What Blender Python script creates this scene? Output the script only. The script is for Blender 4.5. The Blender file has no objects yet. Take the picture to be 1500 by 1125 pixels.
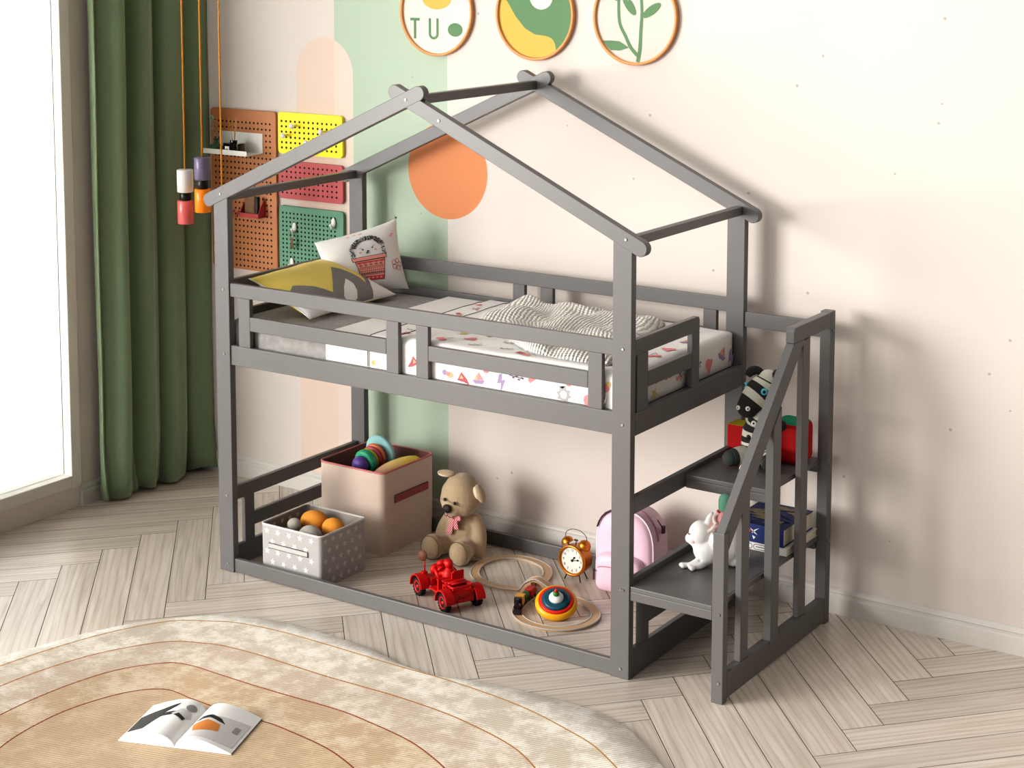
import bpy, bmesh, math, random
from mathutils import Vector, Matrix, noise
random.seed(7)
PI = math.pi
sc = bpy.context.scene
COL = sc.collection
V = Vector

# ------------------------------------------------------------------ materials
def srgb(r, g, b):
    f = lambda c: (c/255)/12.92 if c/255 <= .04045 else ((c/255+.055)/1.055)**2.4
    return (f(r), f(g), f(b), 1)

def mat(name, rgb, rough=.6, var=0, vscale=20, bump=0, bscale=200, metal=0, coat=0, sheen=0, trans=0, stretch=None, ior=1.45, emit=0):
    m = bpy.data.materials.new(name); m.use_nodes = True
    nt = m.node_tree; N = nt.nodes; Lk = nt.links
    b = N['Principled BSDF']
    c = srgb(*rgb)
    b.inputs['Base Color'].default_value = c
    b.inputs['Roughness'].default_value = rough
    b.inputs['Metallic'].default_value = metal
    b.inputs['Coat Weight'].default_value = coat
    b.inputs['Sheen Weight'].default_value = sheen
    b.inputs['Transmission Weight'].default_value = trans
    b.inputs['IOR'].default_value = ior
    if emit:
        b.inputs['Emission Color'].default_value = c; b.inputs['Emission Strength'].default_value = emit
    tc = N.new('ShaderNodeTexCoord'); src = tc.outputs['Object']
    if stretch:
        mp = N.new('ShaderNodeMapping'); mp.inputs['Scale'].default_value = stretch
        Lk.new(src, mp.inputs[0]); src = mp.outputs[0]
    if var:
        nz = N.new('ShaderNodeTexNoise'); nz.inputs['Scale'].default_value = vscale; nz.inputs['Detail'].default_value = 5
        Lk.new(src, nz.inputs['Vector'])
        mx = N.new('ShaderNodeMix'); mx.data_type = 'RGBA'
        mx.inputs['A'].default_value = tuple(x*(1-var) for x in c[:3])+(1,)
        mx.inputs['B'].default_value = tuple(min(1, x*(1+var)) for x in c[:3])+(1,)
        Lk.new(nz.outputs[0], mx.inputs['Factor']); Lk.new(mx.outputs['Result'], b.inputs['Base Color'])
    if bump:
        nz = N.new('ShaderNodeTexNoise'); nz.inputs['Scale'].default_value = bscale; nz.inputs['Detail'].default_value = 3
        Lk.new(src, nz.inputs['Vector'])
        bp = N.new('ShaderNodeBump'); bp.inputs['Strength'].default_value = bump; bp.inputs['Distance'].default_value = .004
        Lk.new(nz.outputs[0], bp.inputs['Height']); Lk.new(bp.outputs[0], b.inputs['Normal'])
    return m

# ------------------------------------------------------------------ mesh builder
class MB:
    def __init__(s):
        s.v = []; s.f = []; s.m = []; s.sm = []; s.mi = 0; s.M = Matrix.Identity(4); s.smooth = False
        s.uv = None
    def add(s, vs, fs, mi=None, smooth=None):
        o = len(s.v)
        s.v += [tuple(s.M @ V(p)) for p in vs]
        for f in fs:
            s.f.append([i+o for i in f]); s.m.append(s.mi if mi is None else mi)
            s.sm.append(s.smooth if smooth is None else smooth)
        return s
    def box(s, x0, x1, y0, y1, z0, z1, mi=None):
        vs = [(x, y, z) for z in (z0, z1) for y in (y0, y1) for x in (x0, x1)]
        return s.add(vs, [(0, 2, 3, 1), (4, 5, 7, 6), (0, 1, 5, 4), (2, 6, 7, 3), (0, 4, 6, 2), (1, 3, 7, 5)], mi, False)
    def prism(s, poly, axis, a, b, mi=None, smooth=False):
        # poly in the two remaining axes (cyclic order kept), extruded along axis from a to b
        def P(p, t):
            return {'x': (t, p[0], p[1]), 'y': (p[0], t, p[1]), 'z': (p[0], p[1], t)}[axis]
        n = len(poly)
        vs = [P(p, a) for p in poly]+[P(p, b) for p in poly]
        s.add(vs, [list(range(n)), list(range(2*n-1, n-1, -1))], mi, False)
        o = len(s.v)-2*n
        for i in range(n):
            j = (i+1) % n
            s.f.append([o+i, o+i+n, o+j+n, o+j]); s.m.append(s.mi if mi is None else mi); s.sm.append(smooth)
        return s
    def lathe(s, prof, seg=24, mi=None, smooth=True, M=None, mis=None):
        # prof: list of (r, z)
        old = s.M
        if M is not None: s.M = s.M @ M
        n = len(prof); vs = []; fs = []; ms = []
        for (r, z) in prof:
            for k in range(seg):
                a = 2*PI*k/seg; vs.append((r*math.cos(a), r*math.sin(a), z))
        for i in range(n-1):
            for k in range(seg):
                k2 = (k+1) % seg
                s_f = (i*seg+k, i*seg+k2, (i+1)*seg+k2, (i+1)*seg+k)
                fs.append(s_f); ms.append(mis[i] if mis else (s.mi if mi is None else mi))
        if prof[0][0] > 1e-6: fs.append(list(range(seg-1, -1, -1))); ms.append(ms[0])
        if prof[-1][0] > 1e-6: fs.append([(n-1)*seg+k for k in range(seg)]); ms.append(ms[-1] if not mis else mis[-1])
        o = len(s.v); s.v += [tuple(s.M @ V(p)) for p in vs]
        for f, mm in zip(fs, ms):
            s.f.append([i+o for i in f]); s.m.append(mm); s.sm.append(smooth and len(f) == 4)
        s.M = old
        return s
    def cyl(s, p, q, r, r2=None, seg=16, mi=None, smooth=True):
        p, q = V(p), V(q); d = q-p
        M = Matrix.Translation(p) @ d.to_track_quat('Z', 'Y').to_matrix().to_4x4()
        return s.lathe([(r, 0), (r if r2 is None else r2, d.length)], seg, mi, smooth, M)
    def ell(s, c, r, mi=None, rot=None, nu=20, nv=14):
        M = Matrix.Translation(c)
        if rot is not None: M = M @ rot
        M = M @ Matrix.Diagonal((r[0], r[1], r[2], 1))
        return s.lathe([(max(1e-7, math.sin(PI*i/nv)), -math.cos(PI*i/nv)) for i in range(nv+1)], nu, mi, True, M)
    def sweep(s, pts, rad, seg=10, mi=None, closed=False, mis=None, flat=None):
        # tube through pts; rad number or list
        pts = [V(p) for p in pts]; n = len(pts)
        if not hasattr(rad, '__len__'): rad = [rad]*n
        vs = []; up = None
        for i in range(n):
            if closed: t = pts[(i+1) % n]-pts[i-1]
            else: t = pts[min(i+1, n-1)]-pts[max(i-1, 0)]
            t.normalize()
            if up is None:
                up = V((0, 0, 1)) if abs(t.z) < .9 else V((1, 0, 0))
            a = t.cross(up)
            if a.length < 1e-4: a = t.orthogonal()
            a.normalize(); b = a.cross(t).normalized(); up = b
            for k in range(seg):
                an = 2*PI*k/seg
                vs.append(pts[i]+a*(rad[i]*math.cos(an))+b*(rad[i]*math.sin(an)*(flat or 1)))
        fs = []; ms = []
        for i in range(n if closed else n-1):
            j = (i+1) % n
            for k in range(seg):
                k2 = (k+1) % seg
                fs.append((i*seg+k, i*seg+k2, j*seg+k2, j*seg+k)); ms.append(mis[i] if mis else (s.mi if mi is None else mi))
        if not closed:
            fs.append(list(range(seg-1, -1, -1))); ms.append(ms[0]); fs.append([(n-1)*seg+k for k in range(seg)]); ms.append(ms[-1])
        o = len(s.v); s.v += [tuple(s.M @ V(p)) for p in vs]
        for f, mm in zip(fs, ms):
            s.f.append([i+o for i in f]); s.m.append(mm); s.sm.append(True)
        return s
    def grid(s, fn, nu, nv, mi=None, smooth=True, closeu=False):
        # fn(i/nu, j/nv) -> point
        vs = [fn(i/nu, j/nv) for j in range(nv+1) for i in range(nu+(0 if closeu else 1))]
        w = nu+(0 if closeu else 1); fs = []
        for j in range(nv):
            for i in range(nu):
                i2 = (i+1) % w
                fs.append((j*w+i, j*w+i2, (j+1)*w+i2, (j+1)*w+i))
        return s.add(vs, fs, mi, smooth)
    def decal(s, poly, fn, mi=None, cuts=0, smooth=True):
        # flat polygon poly [(s,t)] refined, then mapped to the surface by fn(s,t)
        bm = bmesh.new()
        f = bm.faces.new([bm.verts.new((p[0], p[1], 0)) for p in poly])
        bmesh.ops.triangulate(bm, faces=[f])
        for _ in range(cuts):
            bmesh.ops.subdivide_edges(bm, edges=bm.edges[:], cuts=1, use_grid_fill=True)
            bmesh.ops.triangulate(bm, faces=bm.faces[:])
        bm.verts.index_update()
        vs = [fn(v.co.x, v.co.y) for v in bm.verts]; fs = [[v.index for v in f.verts] for f in bm.faces]
        bm.free()
        return s.add(vs, fs, mi, smooth)
    def mesh(s, name, mats):
        me = bpy.data.meshes.new(name); me.from_pydata(s.v, [], s.f); 
        for m in mats: me.materials.append(m)
        me.polygons.foreach_set('material_index', s.m); me.polygons.foreach_set('use_smooth', s.sm)
        if s.uv is not None:
            ul = me.uv_layers.new(name='UVMap')
            for i, l in enumerate(me.loops): ul.data[i].uv = s.uv[l.vertex_index]
        me.update(); return me

def put(name, mb, mats, parent=None, loc=(0, 0, 0), rz=0, label=None, cat=None, group=None, kind=None, bevel=0, seg=2, sub=0, remesh=0, fixn=True):
    if not isinstance(mats, (list, tuple)): mats = [mats]
    me = mb.mesh(name, mats)
    if fixn:
        bm = bmesh.new(); bm.from_mesh(me); bmesh.ops.recalc_face_normals(bm, faces=bm.faces[:]); bm.to_mesh(me); bm.free()
    o = bpy.data.objects.new(name, me); COL.objects.link(o)
    o.location = loc; o.rotation_euler = (0, 0, rz); o.parent = parent
    if remesh:
        r = o.modifiers.new('r', 'REMESH'); r.mode = 'VOXEL'; r.voxel_size = remesh; r.use_smooth_shade = True
        q = o.modifiers.new('s', 'SMOOTH'); q.iterations = 6; q.factor = .5
    if bevel:
        b = o.modifiers.new('b', 'BEVEL'); b.width = bevel; b.segments = seg; b.limit_method = 'ANGLE'; b.angle_limit = math.radians(40)
    if sub:
        q = o.modifiers.new('s', 'SUBSURF'); q.levels = sub; q.render_levels = sub
    tag(o, label, cat, group, kind)
    return o

def tag(o, label=None, cat=None, group=None, kind=None):
    if label: o['label'] = label
    if cat: o['category'] = cat
    if group: o['group'] = group
    if kind: o['kind'] = kind

def thing(name, label, cat, loc=(0, 0, 0), rz=0, group=None):
    o = bpy.data.objects.new(name, None); COL.objects.link(o); o.empty_display_size = .05
    o.location = loc; o.rotation_euler = (0, 0, rz); tag(o, label, cat, group)
    return o

def rrect(x0, x1, y0, y1, r, n=5):
    out = []
    for cx, cy, a0 in ((x1-r, y0+r, -90), (x1-r, y1-r, 0), (x0+r, y1-r, 90), (x0+r, y0+r, 180)):
        for i in range(n+1):
            a = math.radians(a0+90*i/n); out.append((cx+r*math.cos(a), cy+r*math.sin(a)))
    return out
def circ(cx, cy, r, n=24, ry=None, a0=0, a1=360):
    full = (a1-a0) == 360
    return [(cx+r*math.cos(math.radians(a0+(a1-a0)*i/(n if full else n-1))), cy+(ry or r)*math.sin(math.radians(a0+(a1-a0)*i/(n if full else n-1)))) for i in range(n)]
def star(cx, cy, r, rot=0, k=.45):
    return [(cx+(r if i % 2 == 0 else r*k)*math.sin(rot+PI*i/5), cy+(r if i % 2 == 0 else r*k)*math.cos(rot+PI*i/5)) for i in range(10)]
def spline(pts, n=8, closed=False):
    P = [V(p) for p in pts]; out = []; m = len(P)
    for i in range(m if closed else m-1):
        if closed: a, b, c, d = P[i-1], P[i], P[(i+1) % m], P[(i+2) % m]
        else: a, b, c, d = P[max(i-1, 0)], P[i], P[i+1], P[min(i+2, m-1)]
        for k in range(n):
            t = k/n
            out.append(.5*((2*b)+(c-a)*t+(2*a-5*b+4*c-d)*t*t+(3*b-a-3*c+d)*t**3))
    if not closed: out.append(P[-1])
    return out
def text_geo(txt, size, bold=0):
    cu = bpy.data.curves.new('t', 'FONT'); cu.body = txt; cu.size = size; cu.align_x = 'CENTER'; cu.align_y = 'CENTER'; cu.offset = bold
    ob = bpy.data.objects.new('t', cu); COL.objects.link(ob)
    dg = bpy.context.evaluated_depsgraph_get(); dg.update()
    me = ob.evaluated_get(dg).to_mesh()
    vs = [tuple(v.co) for v in me.vertices]; fs = [list(p.vertices) for p in me.polygons]
    ob.evaluated_get(dg).to_mesh_clear(); bpy.data.objects.remove(ob); bpy.data.curves.remove(cu)
    return vs, fs

# ------------------------------------------------------------------ camera
C0 = V((4.94799, -5.24720, 2.63557)); yaw, pitch, roll = .605926, .113768, -.0016
sy, cy_, sp, cp = math.sin(yaw), math.cos(yaw), math.sin(pitch), math.cos(pitch)
F = V((-sy*cp, cy_*cp, -sp)); R0 = V((cy_, sy, 0)); U0 = R0.cross(F)
R1 = math.cos(roll)*R0+math.sin(roll)*U0; U1 = -math.sin(roll)*R0+math.cos(roll)*U0
cd = bpy.data.cameras.new('camera'); cam = bpy.data.objects.new('camera', cd); COL.objects.link(cam)
Mx = Matrix.Identity(4)
for i in range(3):
    Mx[i][0] = R1[i]; Mx[i][1] = U1[i]; Mx[i][2] = -F[i]; Mx[i][3] = C0[i]
cam.matrix_world = Mx
cd.sensor_fit = 'HORIZONTAL'; cd.sensor_width = 36; cd.lens = 2556.996/1500*36
cd.shift_x = (750-695.249)/1500; cd.shift_y = -(562.5-206.552)/1500
cd.clip_end = 100
sc.camera = cam

L = 1.98; PW = .077; PT = .033; DB = .890; D = .923; YW = 1.023

# ------------------------------------------------------------------ palette
grey = mat('grey_paint', (103, 101, 100), .40, var=.03, vscale=30, bump=.05, bscale=300)
steel = mat('bolt_steel', (150, 148, 145), .3, metal=.9)
white_p = mat('white_paint', (226, 222, 212), .5)
black = mat('black_plastic', (12, 12, 12), .4)

# ------------------------------------------------------------------ room
def wall_material():
    m = bpy.data.materials.new('mural_wall_paint'); m.use_nodes = True; nt = m.node_tree; N = nt.nodes; Lk = nt.links
    b = N['Principled BSDF']; b.inputs['Roughness'].default_value = .75
    tc = N.new('ShaderNodeTexCoord'); sx = N.new('ShaderNodeSeparateXYZ'); Lk.new(tc.outputs['Object'], sx.inputs[0])
    X, Z = sx.outputs['X'], sx.outputs['Z']
    def mth(op, a, b_=None, clamp=False):
        n = N.new('ShaderNodeMath'); n.operation = op; n.use_clamp = clamp
        for i, q in enumerate((a, b_)):
            if q is None: continue
            if isinstance(q, (int, float)): n.inputs[i].default_value = q
            else: Lk.new(q, n.inputs[i])
        return n.outputs[0]
    def between(v, a, b_): return mth('MULTIPLY', mth('GREATER_THAN', v, a), mth('LESS_THAN', v, b_))
    def disc(cx, cz, r):
        dx = mth('SUBTRACT', X, cx); dz = mth('SUBTRACT', Z, cz)
        return mth('LESS_THAN', mth('ADD', mth('MULTIPLY', dx, dx), mth('MULTIPLY', dz, dz)), r*r)
    def mix(fac, A, B):
        n = N.new('ShaderNodeMix'); n.data_type = 'RGBA'
        if isinstance(fac, float): n.inputs['Factor'].default_value = fac
        else: Lk.new(fac, n.inputs['Factor'])
        for k, q in (('A', A), ('B', B)):
            if isinstance(q, tuple): n.inputs[k].default_value = q
            else: Lk.new(q, n.inputs[k])
        return n.outputs['Result']
    nz = N.new('ShaderNodeTexNoise'); nz.inputs['Scale'].default_value = 1.3; Lk.new(tc.outputs['Object'], nz.inputs['Vector'])
    c = mix(nz.outputs[0], srgb(214, 204, 197), srgb(222, 213, 206))
    c = mix(between(X, -.186, .457), c, srgb(178, 194, 174))
    arch = mth('MAXIMUM', mth('MULTIPLY', between(X, -.418, -.078), mth('LESS_THAN', Z, 2.025)), disc(-.248, 2.025, .170))
    lane = mth('MULTIPLY', arch, between(X, -.418, -.186)); c = mix(lane, c, srgb(222, 200, 185))
    lane2 = mth('MULTIPLY', arch, between(X, -.186, -.078)); c = mix(lane2, c, srgb(222, 206, 193))
    c = mix(disc(.455, 1.62, .217), c, srgb(214, 138, 92))
    # little pits in the plaster
    vo = N.new('ShaderNodeTexVoronoi'); vo.inputs['Scale'].default_value = 8; Lk.new(tc.outputs['Object'], vo.inputs['Vector'])
    nz2 = N.new('ShaderNodeTexNoise'); nz2.inputs['Scale'].default_value = 90; Lk.new(tc.outputs['Object'], nz2.inputs['Vector'])
    pit = mth('LESS_THAN', mth('ADD', vo.outputs['Distance'], mth('MULTIPLY', nz2.outputs[0], .06)), .078)
    right = mth('GREATER_THAN', X, -.05)
    pit = mth('MULTIPLY', mth('MULTIPLY', pit, right), .6)
    c = mix(pit, c, srgb(150, 138, 126))
    Lk.new(c, b.inputs['Base Color'])
    bp = N.new('ShaderNodeBump'); bp.inputs['Strength'].default_value = .5; bp.inputs['Distance'].default_value = .004; bp.invert = True
    Lk.new(pit, bp.inputs['Height']); Lk.new(bp.outputs[0], b.inputs['Normal'])
    return m
wm = wall_material()
XL = -1.12
w = MB(); w.box(XL-.1, 4.6, YW, YW+.1, 0, 3.3); put('wall_back', w, wm, kind='structure')
plain = mat('plain_wall_paint', (228, 219, 211), .75, var=.03, vscale=2)
w = MB()
w.box(XL-.1, XL, .25, YW, 0, 3.3); w.box(XL-.1, XL, -1.75, .25, 2.75, 3.3); w.box(XL-.1, XL, -1.75, .25, 0, .1); w.box(XL-.1, XL, -2.0, -1.75, 0, 3.3)
put('wall_left', w, plain, kind='structure')
wf = MB(); wf.box(XL-.09, XL+.012, .19, .25, .1, 2.75); wf.box(XL-.09, XL+.012, -1.75, -1.69, .1, 2.75); wf.box(XL-.09, XL+.012, -1.69, .19, .1, .16); wf.box(XL-.09, XL+.012, -1.69, .19, 2.69, 2.75); wf.box(XL-.08, XL+.0, -.78, -.72, .16, 2.69); 
win = put('window_1', wf, white_p, kind='structure', bevel=.004)
glass = mat('window_glass', (244, 247, 247), .02, trans=1.0, ior=1.02)
g = MB(); g.box(XL-.045, XL-.04, -.72, .19, .16, 2.69); g.box(XL-.045, XL-.04, -1.69, -.78, .16, 2.69)
put('pane', g, glass, win)

# floor: herringbone planks
def floor_mat():
    m = bpy.data.materials.new('pale_oak_planks'); m.use_nodes = True; nt = m.node_tree; N = nt.nodes; Lk = nt.links
    b = N['Principled BSDF']
    uv = N.new('ShaderNodeUVMap'); uv.uv_map = 'UVMap'
    at = N.new('ShaderNodeAttribute'); at.attribute_name = 'rnd'
    ad = N.new('ShaderNodeVectorMath'); ad.operation = 'ADD'; Lk.new(uv.outputs[0], ad.inputs[0]); Lk.new(at.outputs['Vector'], ad.inputs[1])
    mp = N.new('ShaderNodeMapping'); mp.inputs['Scale'].default_value = (1.6, 26, 1); Lk.new(ad.outputs[0], mp.inputs[0])
    n1 = N.new('ShaderNodeTexNoise'); n1.inputs['Scale'].default_value = 1.5; n1.inputs['Detail'].default_value = 6; n1.inputs['Distortion'].default_value = .6; Lk.new(mp.outputs[0], n1.inputs['Vector'])
    mp2 = N.new('ShaderNodeMapping'); mp2.inputs['Scale'].default_value = (1.2, 9, 1); Lk.new(ad.outputs[0], mp2.inputs[0])
    wv = N.new('ShaderNodeTexWave'); wv.bands_direction = 'Y'; wv.inputs['Scale'].default_value = 1.3; wv.inputs['Distortion'].default_value = 9; wv.inputs['Detail'].default_value = 2; wv.inputs['Detail Scale'].default_value = .6; Lk.new(mp2.outputs[0], wv.inputs['Vector'])
    r1 = N.new('ShaderNodeValToRGB'); r1.color_ramp.elements[0].position = .3; r1.color_ramp.elements[0].color = srgb(200, 188, 174); r1.color_ramp.elements[1].position = .7; r1.color_ramp.elements[1].color = srgb(222, 212, 200)
    Lk.new(n1.outputs[0], r1.inputs[0])
    r2 = N.new('ShaderNodeValToRGB'); r2.color_ramp.elements[0].position = 0; r2.color_ramp.elements[0].color = (.72, .69, .66, 1); r2.color_ramp.elements[1].position = .35; r2.color_ramp.elements[1].color = (1, 1, 1, 1)
    Lk.new(wv.outputs['Fac'], r2.inputs[0])
    mu = N.new('ShaderNodeMix'); mu.data_type = 'RGBA'; mu.blend_type = 'MULTIPLY'; mu.inputs['Factor'].default_value = .42
    Lk.new(r1.outputs[0], mu.inputs['A']); Lk.new(r2.outputs[0], mu.inputs['B'])
    hs = N.new('ShaderNodeHueSaturation'); Lk.new(mu.outputs['Result'], hs.inputs['Color'])
    mr = N.new('ShaderNodeMapRange'); mr.inputs['From Max'].default_value = 20; mr.inputs['To Min'].default_value = .86; mr.inputs['To Max'].default_value = 1.08
    sp_ = N.new('ShaderNodeSeparateXYZ'); Lk.new(at.outputs['Vector'], sp_.inputs[0]); Lk.new(sp_.outputs[0], mr.inputs['Value']); Lk.new(mr.outputs[0], hs.inputs['Value'])
    Lk.new(hs.outputs[0], b.inputs['Base Color'])
    b.inputs['Roughness'].default_value = .27; b.inputs['Specular IOR Level'].default_value = .55
    bp = N.new('ShaderNodeBump'); bp.inputs['Strength'].default_value = .08; bp.inputs['Distance'].default_value = .002; Lk.new(n1.outputs[0], bp.inputs['Height']); Lk.new(bp.outputs[0], b.inputs['Normal'])
    return m
K = 1.13; U_ = .146; S2 = 2**.5
def clip(poly, x0, x1, y0, y1):
    for ax, lim, sg in ((0, x0, 1), (0, x1, -1), (1, y0, 1), (1, y1, -1)):
        out = []
        for i in range(len(poly)):
            a, b = poly[i-1], poly[i]
            ia = (a[ax]-lim)*sg >= 0; ib = (b[ax]-lim)*sg >= 0
            if ia != ib:
                t = (lim-a[ax])/(b[ax]-a[ax]); out.append(tuple(a[k]+t*(b[k]-a[k]) for k in range(4)))
            if ib: out.append(b)
        poly = out
        if len(poly) < 3: return []
    return poly
fx0, fx1, fy0, fy1 = XL-.1, 4.6, -5.6, YW
fv, ff, fuv, frn = [], [], [], []
gap = .009
def plank(a0, a1, b0, b1, along_a):
    r = random.uniform(0, 20)
    pts = []
    for a, b in ((a0+gap, b0+gap), (a1-gap, b0+gap), (a1-gap, b1-gap), (a0+gap, b1-gap)):
        x = (a-b)/S2*U_; y = (a+b)/S2*U_*K
        u, v = ((a-a0)*U_, (b-b0)*U_) if along_a else ((b-b0)*U_, (a-a0)*U_)
        pts.append((x, y, u, v))
    pts = clip(pts, fx0, fx1, fy0, fy1)
    if len(pts) < 3: return
    o = len(fv)
    for p in pts: fv.append((p[0], p[1], 0)); fuv.append((p[2], p[3])); frn.append((r, r*1.7, 0))
    ff.append(list(range(o, o+len(pts))))
for m_ in range(-5, 7):
    for i in range(-60, 80):
        a = .66+i+6.5*m_
        plank(a, a+1, a-.8-13*m_, a+5.7-13*m_, False)
        plank(a, a+6.5, a-1.8-13*m_, a-.8-13*m_, True)
me = bpy.data.meshes.new('floor'); me.from_pydata(fv+[(fx0, fy0, -.002), (fx1, fy0, -.002), (fx1, fy1, -.002), (fx0, fy1, -.002), (fx0, fy0, -.06), (fx1, fy0, -.06), (fx1, fy1, -.06), (fx0, fy1, -.06)], [], ff+[[len(fv)+i for i in q] for q in ((0, 1, 2, 3), (4, 7, 6, 5), (0, 4, 5, 1), (1, 5, 6, 2), (2, 6, 7, 3), (3, 7, 4, 0))])
me.materials.append(floor_mat()); me.materials.append(mat('seam', (62, 50, 42), .8))
ul = me.uv_layers.new(name='UVMap')
fuv += [(0, 0)]*8; frn += [(0, 0, 0)]*8
for i, l in enumerate(me.loops): ul.data[i].uv = fuv[l.vertex_index]
at = me.attributes.new('rnd', 'FLOAT_VECTOR', 'POINT')
for i, r in enumerate(frn): at.data[i].vector = r
for p in me.polygons[-6:]: p.material_index = 1
fo = bpy.data.objects.new('floor', me); COL.objects.link(fo); fo['kind'] = 'structure'

bb = mat('baseboard_paint', (214, 210, 204), .45)
prof = [(0, 0), (.016, 0), (.016, .066), (.011, .072), (.011, .082), (.015, .086), (.013, .096), (.005, .104), (0, .104)]
b_ = MB(); b_.prism([(YW-p[0], p[1]) for p in prof], 'x', XL, 4.6); put('baseboard_back', b_, bb, kind='structure')
b_ = MB(); b_.prism([(XL+p[0], p[1]) for p in prof], 'y', .25, YW-.016); put('baseboard_left', b_, bb, kind='structure')

# ------------------------------------------------------------------ bed
bed = thing('house_bed', 'grey wooden house frame loft bed with roof beams and side stairs on the herringbone floor', 'bed')
def wood(name, mb, parent=bed, bevel=.0025): return put(name, mb, grey, parent, bevel=bevel)
TH = math.atan(.459); tz = lambda x: 1.575+.459*(x+.03) if x <= .997 else 1.575+.459*(2.01-x)+0.0
for y0 in (0, DB):
    for (x0, x1) in ((0, PW), (L-PW, L)):
        hw = .0300
        b = MB(); b.prism([(x0, 0), (x1, 0), (x1, tz(x1)-hw), (x0, tz(x0)-hw)], 'y', y0, y0+PT); wood('post', b)
    # roof beams: rounded ends, crossing at the ridge
    for s in (-1, 1):
        # centre line from low tip to crossing tip
        lx = -.028 if s < 0 else 2.010; lz = 1.576 if s < 0 else 1.572
        dx, dz = ((.997-lx), 2.043-lz); l = math.hypot(dx, dz); dx /= l; dz /= l
        ex, ez = .997+dx*.062, 2.043+dz*.062
        r = .0285; ang = math.atan2(dz, dx); poly = []
        for k in range(13):
            a = ang-PI/2+PI*k/12; poly.append((ex+r*math.cos(a), ez+r*math.sin(a)))
        for k in range(13):
            a = ang+PI/2+PI*k/12; poly.append((lx+r*math.cos(a), lz+r*math.sin(a)))
        o_ = .0004*s
        b = MB(); b.prism(poly, 'y', y0-.0006+o_, y0+PT+o_); wood('roof_beam', b)
b = MB(); b.box(.978, 1.012, PT, DB, 2.020, 2.056); wood('ridge_beam', b)
b = MB(); b.box(1.936, 1.969, PT, DB, 1.572, 1.606); wood('eave_beam', b)
b = MB(); b.box(.011, .044, PT, DB, 1.572, 1.606); wood('eave_beam', b)
YR = .0065
for y0, y1 in ((YR, YR+.022), (DB+.0065, DB+.0285)):
    b = MB(); b.box(PW, L-PW, y0, y1, .892, .975); wood('side_rail', b)
    b = MB(); b.box(PW, L-PW, y0, y1, .002, .060); wood('floor_rail', b)
    b = MB(); b.box(PW, L-PW, y0, y1, 1.1795, 1.236); wood('guard_rail', b)
    for x0, x1 in ((.184, .889), (1.091, 1.799)):
        b = MB(); b.box(x0, x1, y0, y1, 1.046, 1.105); wood('guard_rail', b)
    for x0, x1 in ((.122, .184), (.889, .949), (1.032, 1.091), (1.799, 1.858)):
        b = MB(); b.box(x0, x1, y0, y1, .975, 1.1795); wood('guard_post', b)
# deck slats
for i in range(12):
    x = .14+i*.15
    b = MB(); b.box(x, x+.07, .03, .895, .905, .92); wood('deck_slat', b)
# ends
def ladder(x0, x1, zb, ymax, full, second=True):
    # low ladder of rails and posts between the front and back posts
    b = MB(); b.box(x0, x1, PT, ymax, zb+.235, zb+.292); wood('end_guard_rail', b)
    ys = [(.118, .177), (ymax-.144, ymax-.085)] if full else [(.047, .127), (.460, .519)]
    for a, c in ys:
        b = MB(); b.box(x0, x1, a, c, zb, zb+.235); wood('end_guard_post', b)
    b = MB(); b.box(x0, x1, ys[0][1], ys[1][0], zb+(.096 if full else .1), zb+(.155 if full else .158)); wood('end_guard_rail', b)
b = MB(); b.box(.010, .038, PT, DB, .892, .975); wood('end_rail', b)
b = MB(); b.box(L-.028, L, PT, DB, .892, .975); wood('end_rail', b)
ladder(.012, .034, .945, DB, True)
# entrance side: short guard with rounded corner
b = MB(); b.prism([(PT, 1.182), (.519, 1.182), (.519, 1.226), (.514, 1.236), (.505, 1.240), (PT, 1.240)], 'x', L-.022, L); wood('end_guard_rail', b)
b = MB(); b.box(L-.022, L, .047, .125, .975, 1.182); wood('end_guard_post', b)
b = MB(); b.box(L-.022, L, .460, .519, .975, 1.182); wood('end_guard_post', b)
b = MB(); b.box(L-.022, L, .125, .460, 1.052, 1.110); wood('end_guard_rail', b)
# floor level ends
for x0, x1 in ((.018, .040), (L-.022, L)):
    b = MB(); b.box(x0, x1, PT, DB, .004, .094 if x0 < 1 else .106); wood('end_floor_rail', b)
    zb = .094 if x0 < 1 else .106
    b = MB(); b.box(x0, x1, PT, DB, .292 if x0 < 1 else .312, .350 if x0 < 1 else .371); wood('end_guard_rail', b)
    for a, c in ((.118, .177), (.746, .805)):
        if x0 > 1: a, c = (.087, .148) if a < .5 else (.775, .836)
        b = MB(); b.box(x0, x1, a, c, zb, .292 if x0 < 1 else .312); wood('end_guard_post', b)
    b = MB(); b.box(x0, x1, .177 if x0 < 1 else .148, .746 if x0 < 1 else .775, .154 if x0 < 1 else .172, .212 if x0 < 1 else .232); wood('end_guard_rail', b)
b = MB(); b.box(L-.022, L, PT, DB, .606, .669); wood('end_guard_rail', b)
# stairs
XO0, XO1 = 2.316, 2.350
b = MB(); b.box(L+.0005, 2.3055, .005, .9, .330, .348); b.box(L+.0005, 2.3055, .005, .026, .296, .330); b.box(L+.0005, 2.3055, .87, .895, .296, .330); b.box(L+.002, L+.024, .026, .87, .30, .33); b.box(2.3055, 2.316, .042, .9, .330, .348); wood('stair_tread', b)
b = MB(); b.box(L+.0005, 2.3155, .418, .9, .636, .654); b.box(L+.0005, 2.3155, .418, .440, .603, .636); b.box(L+.0005, 2.3155, .87, .895, .603, .636); b.box(L+.002, L+.024, .44, .87, .61, .636); wood('stair_tread', b)
b = MB(); b.prism([(2.3055, 0), (XO1, 0), (XO1, .613), (2.3055, .613)], 'y', .005, .040); wood('stair_post', b)
b = MB(); b.box(2.306, XO1, .880, .923, 0, 1.235); wood('stair_post', b)
b = MB(); b.box(XO0, XO1, .040, .880, .012, .104); wood('stair_floor_rail', b)
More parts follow.
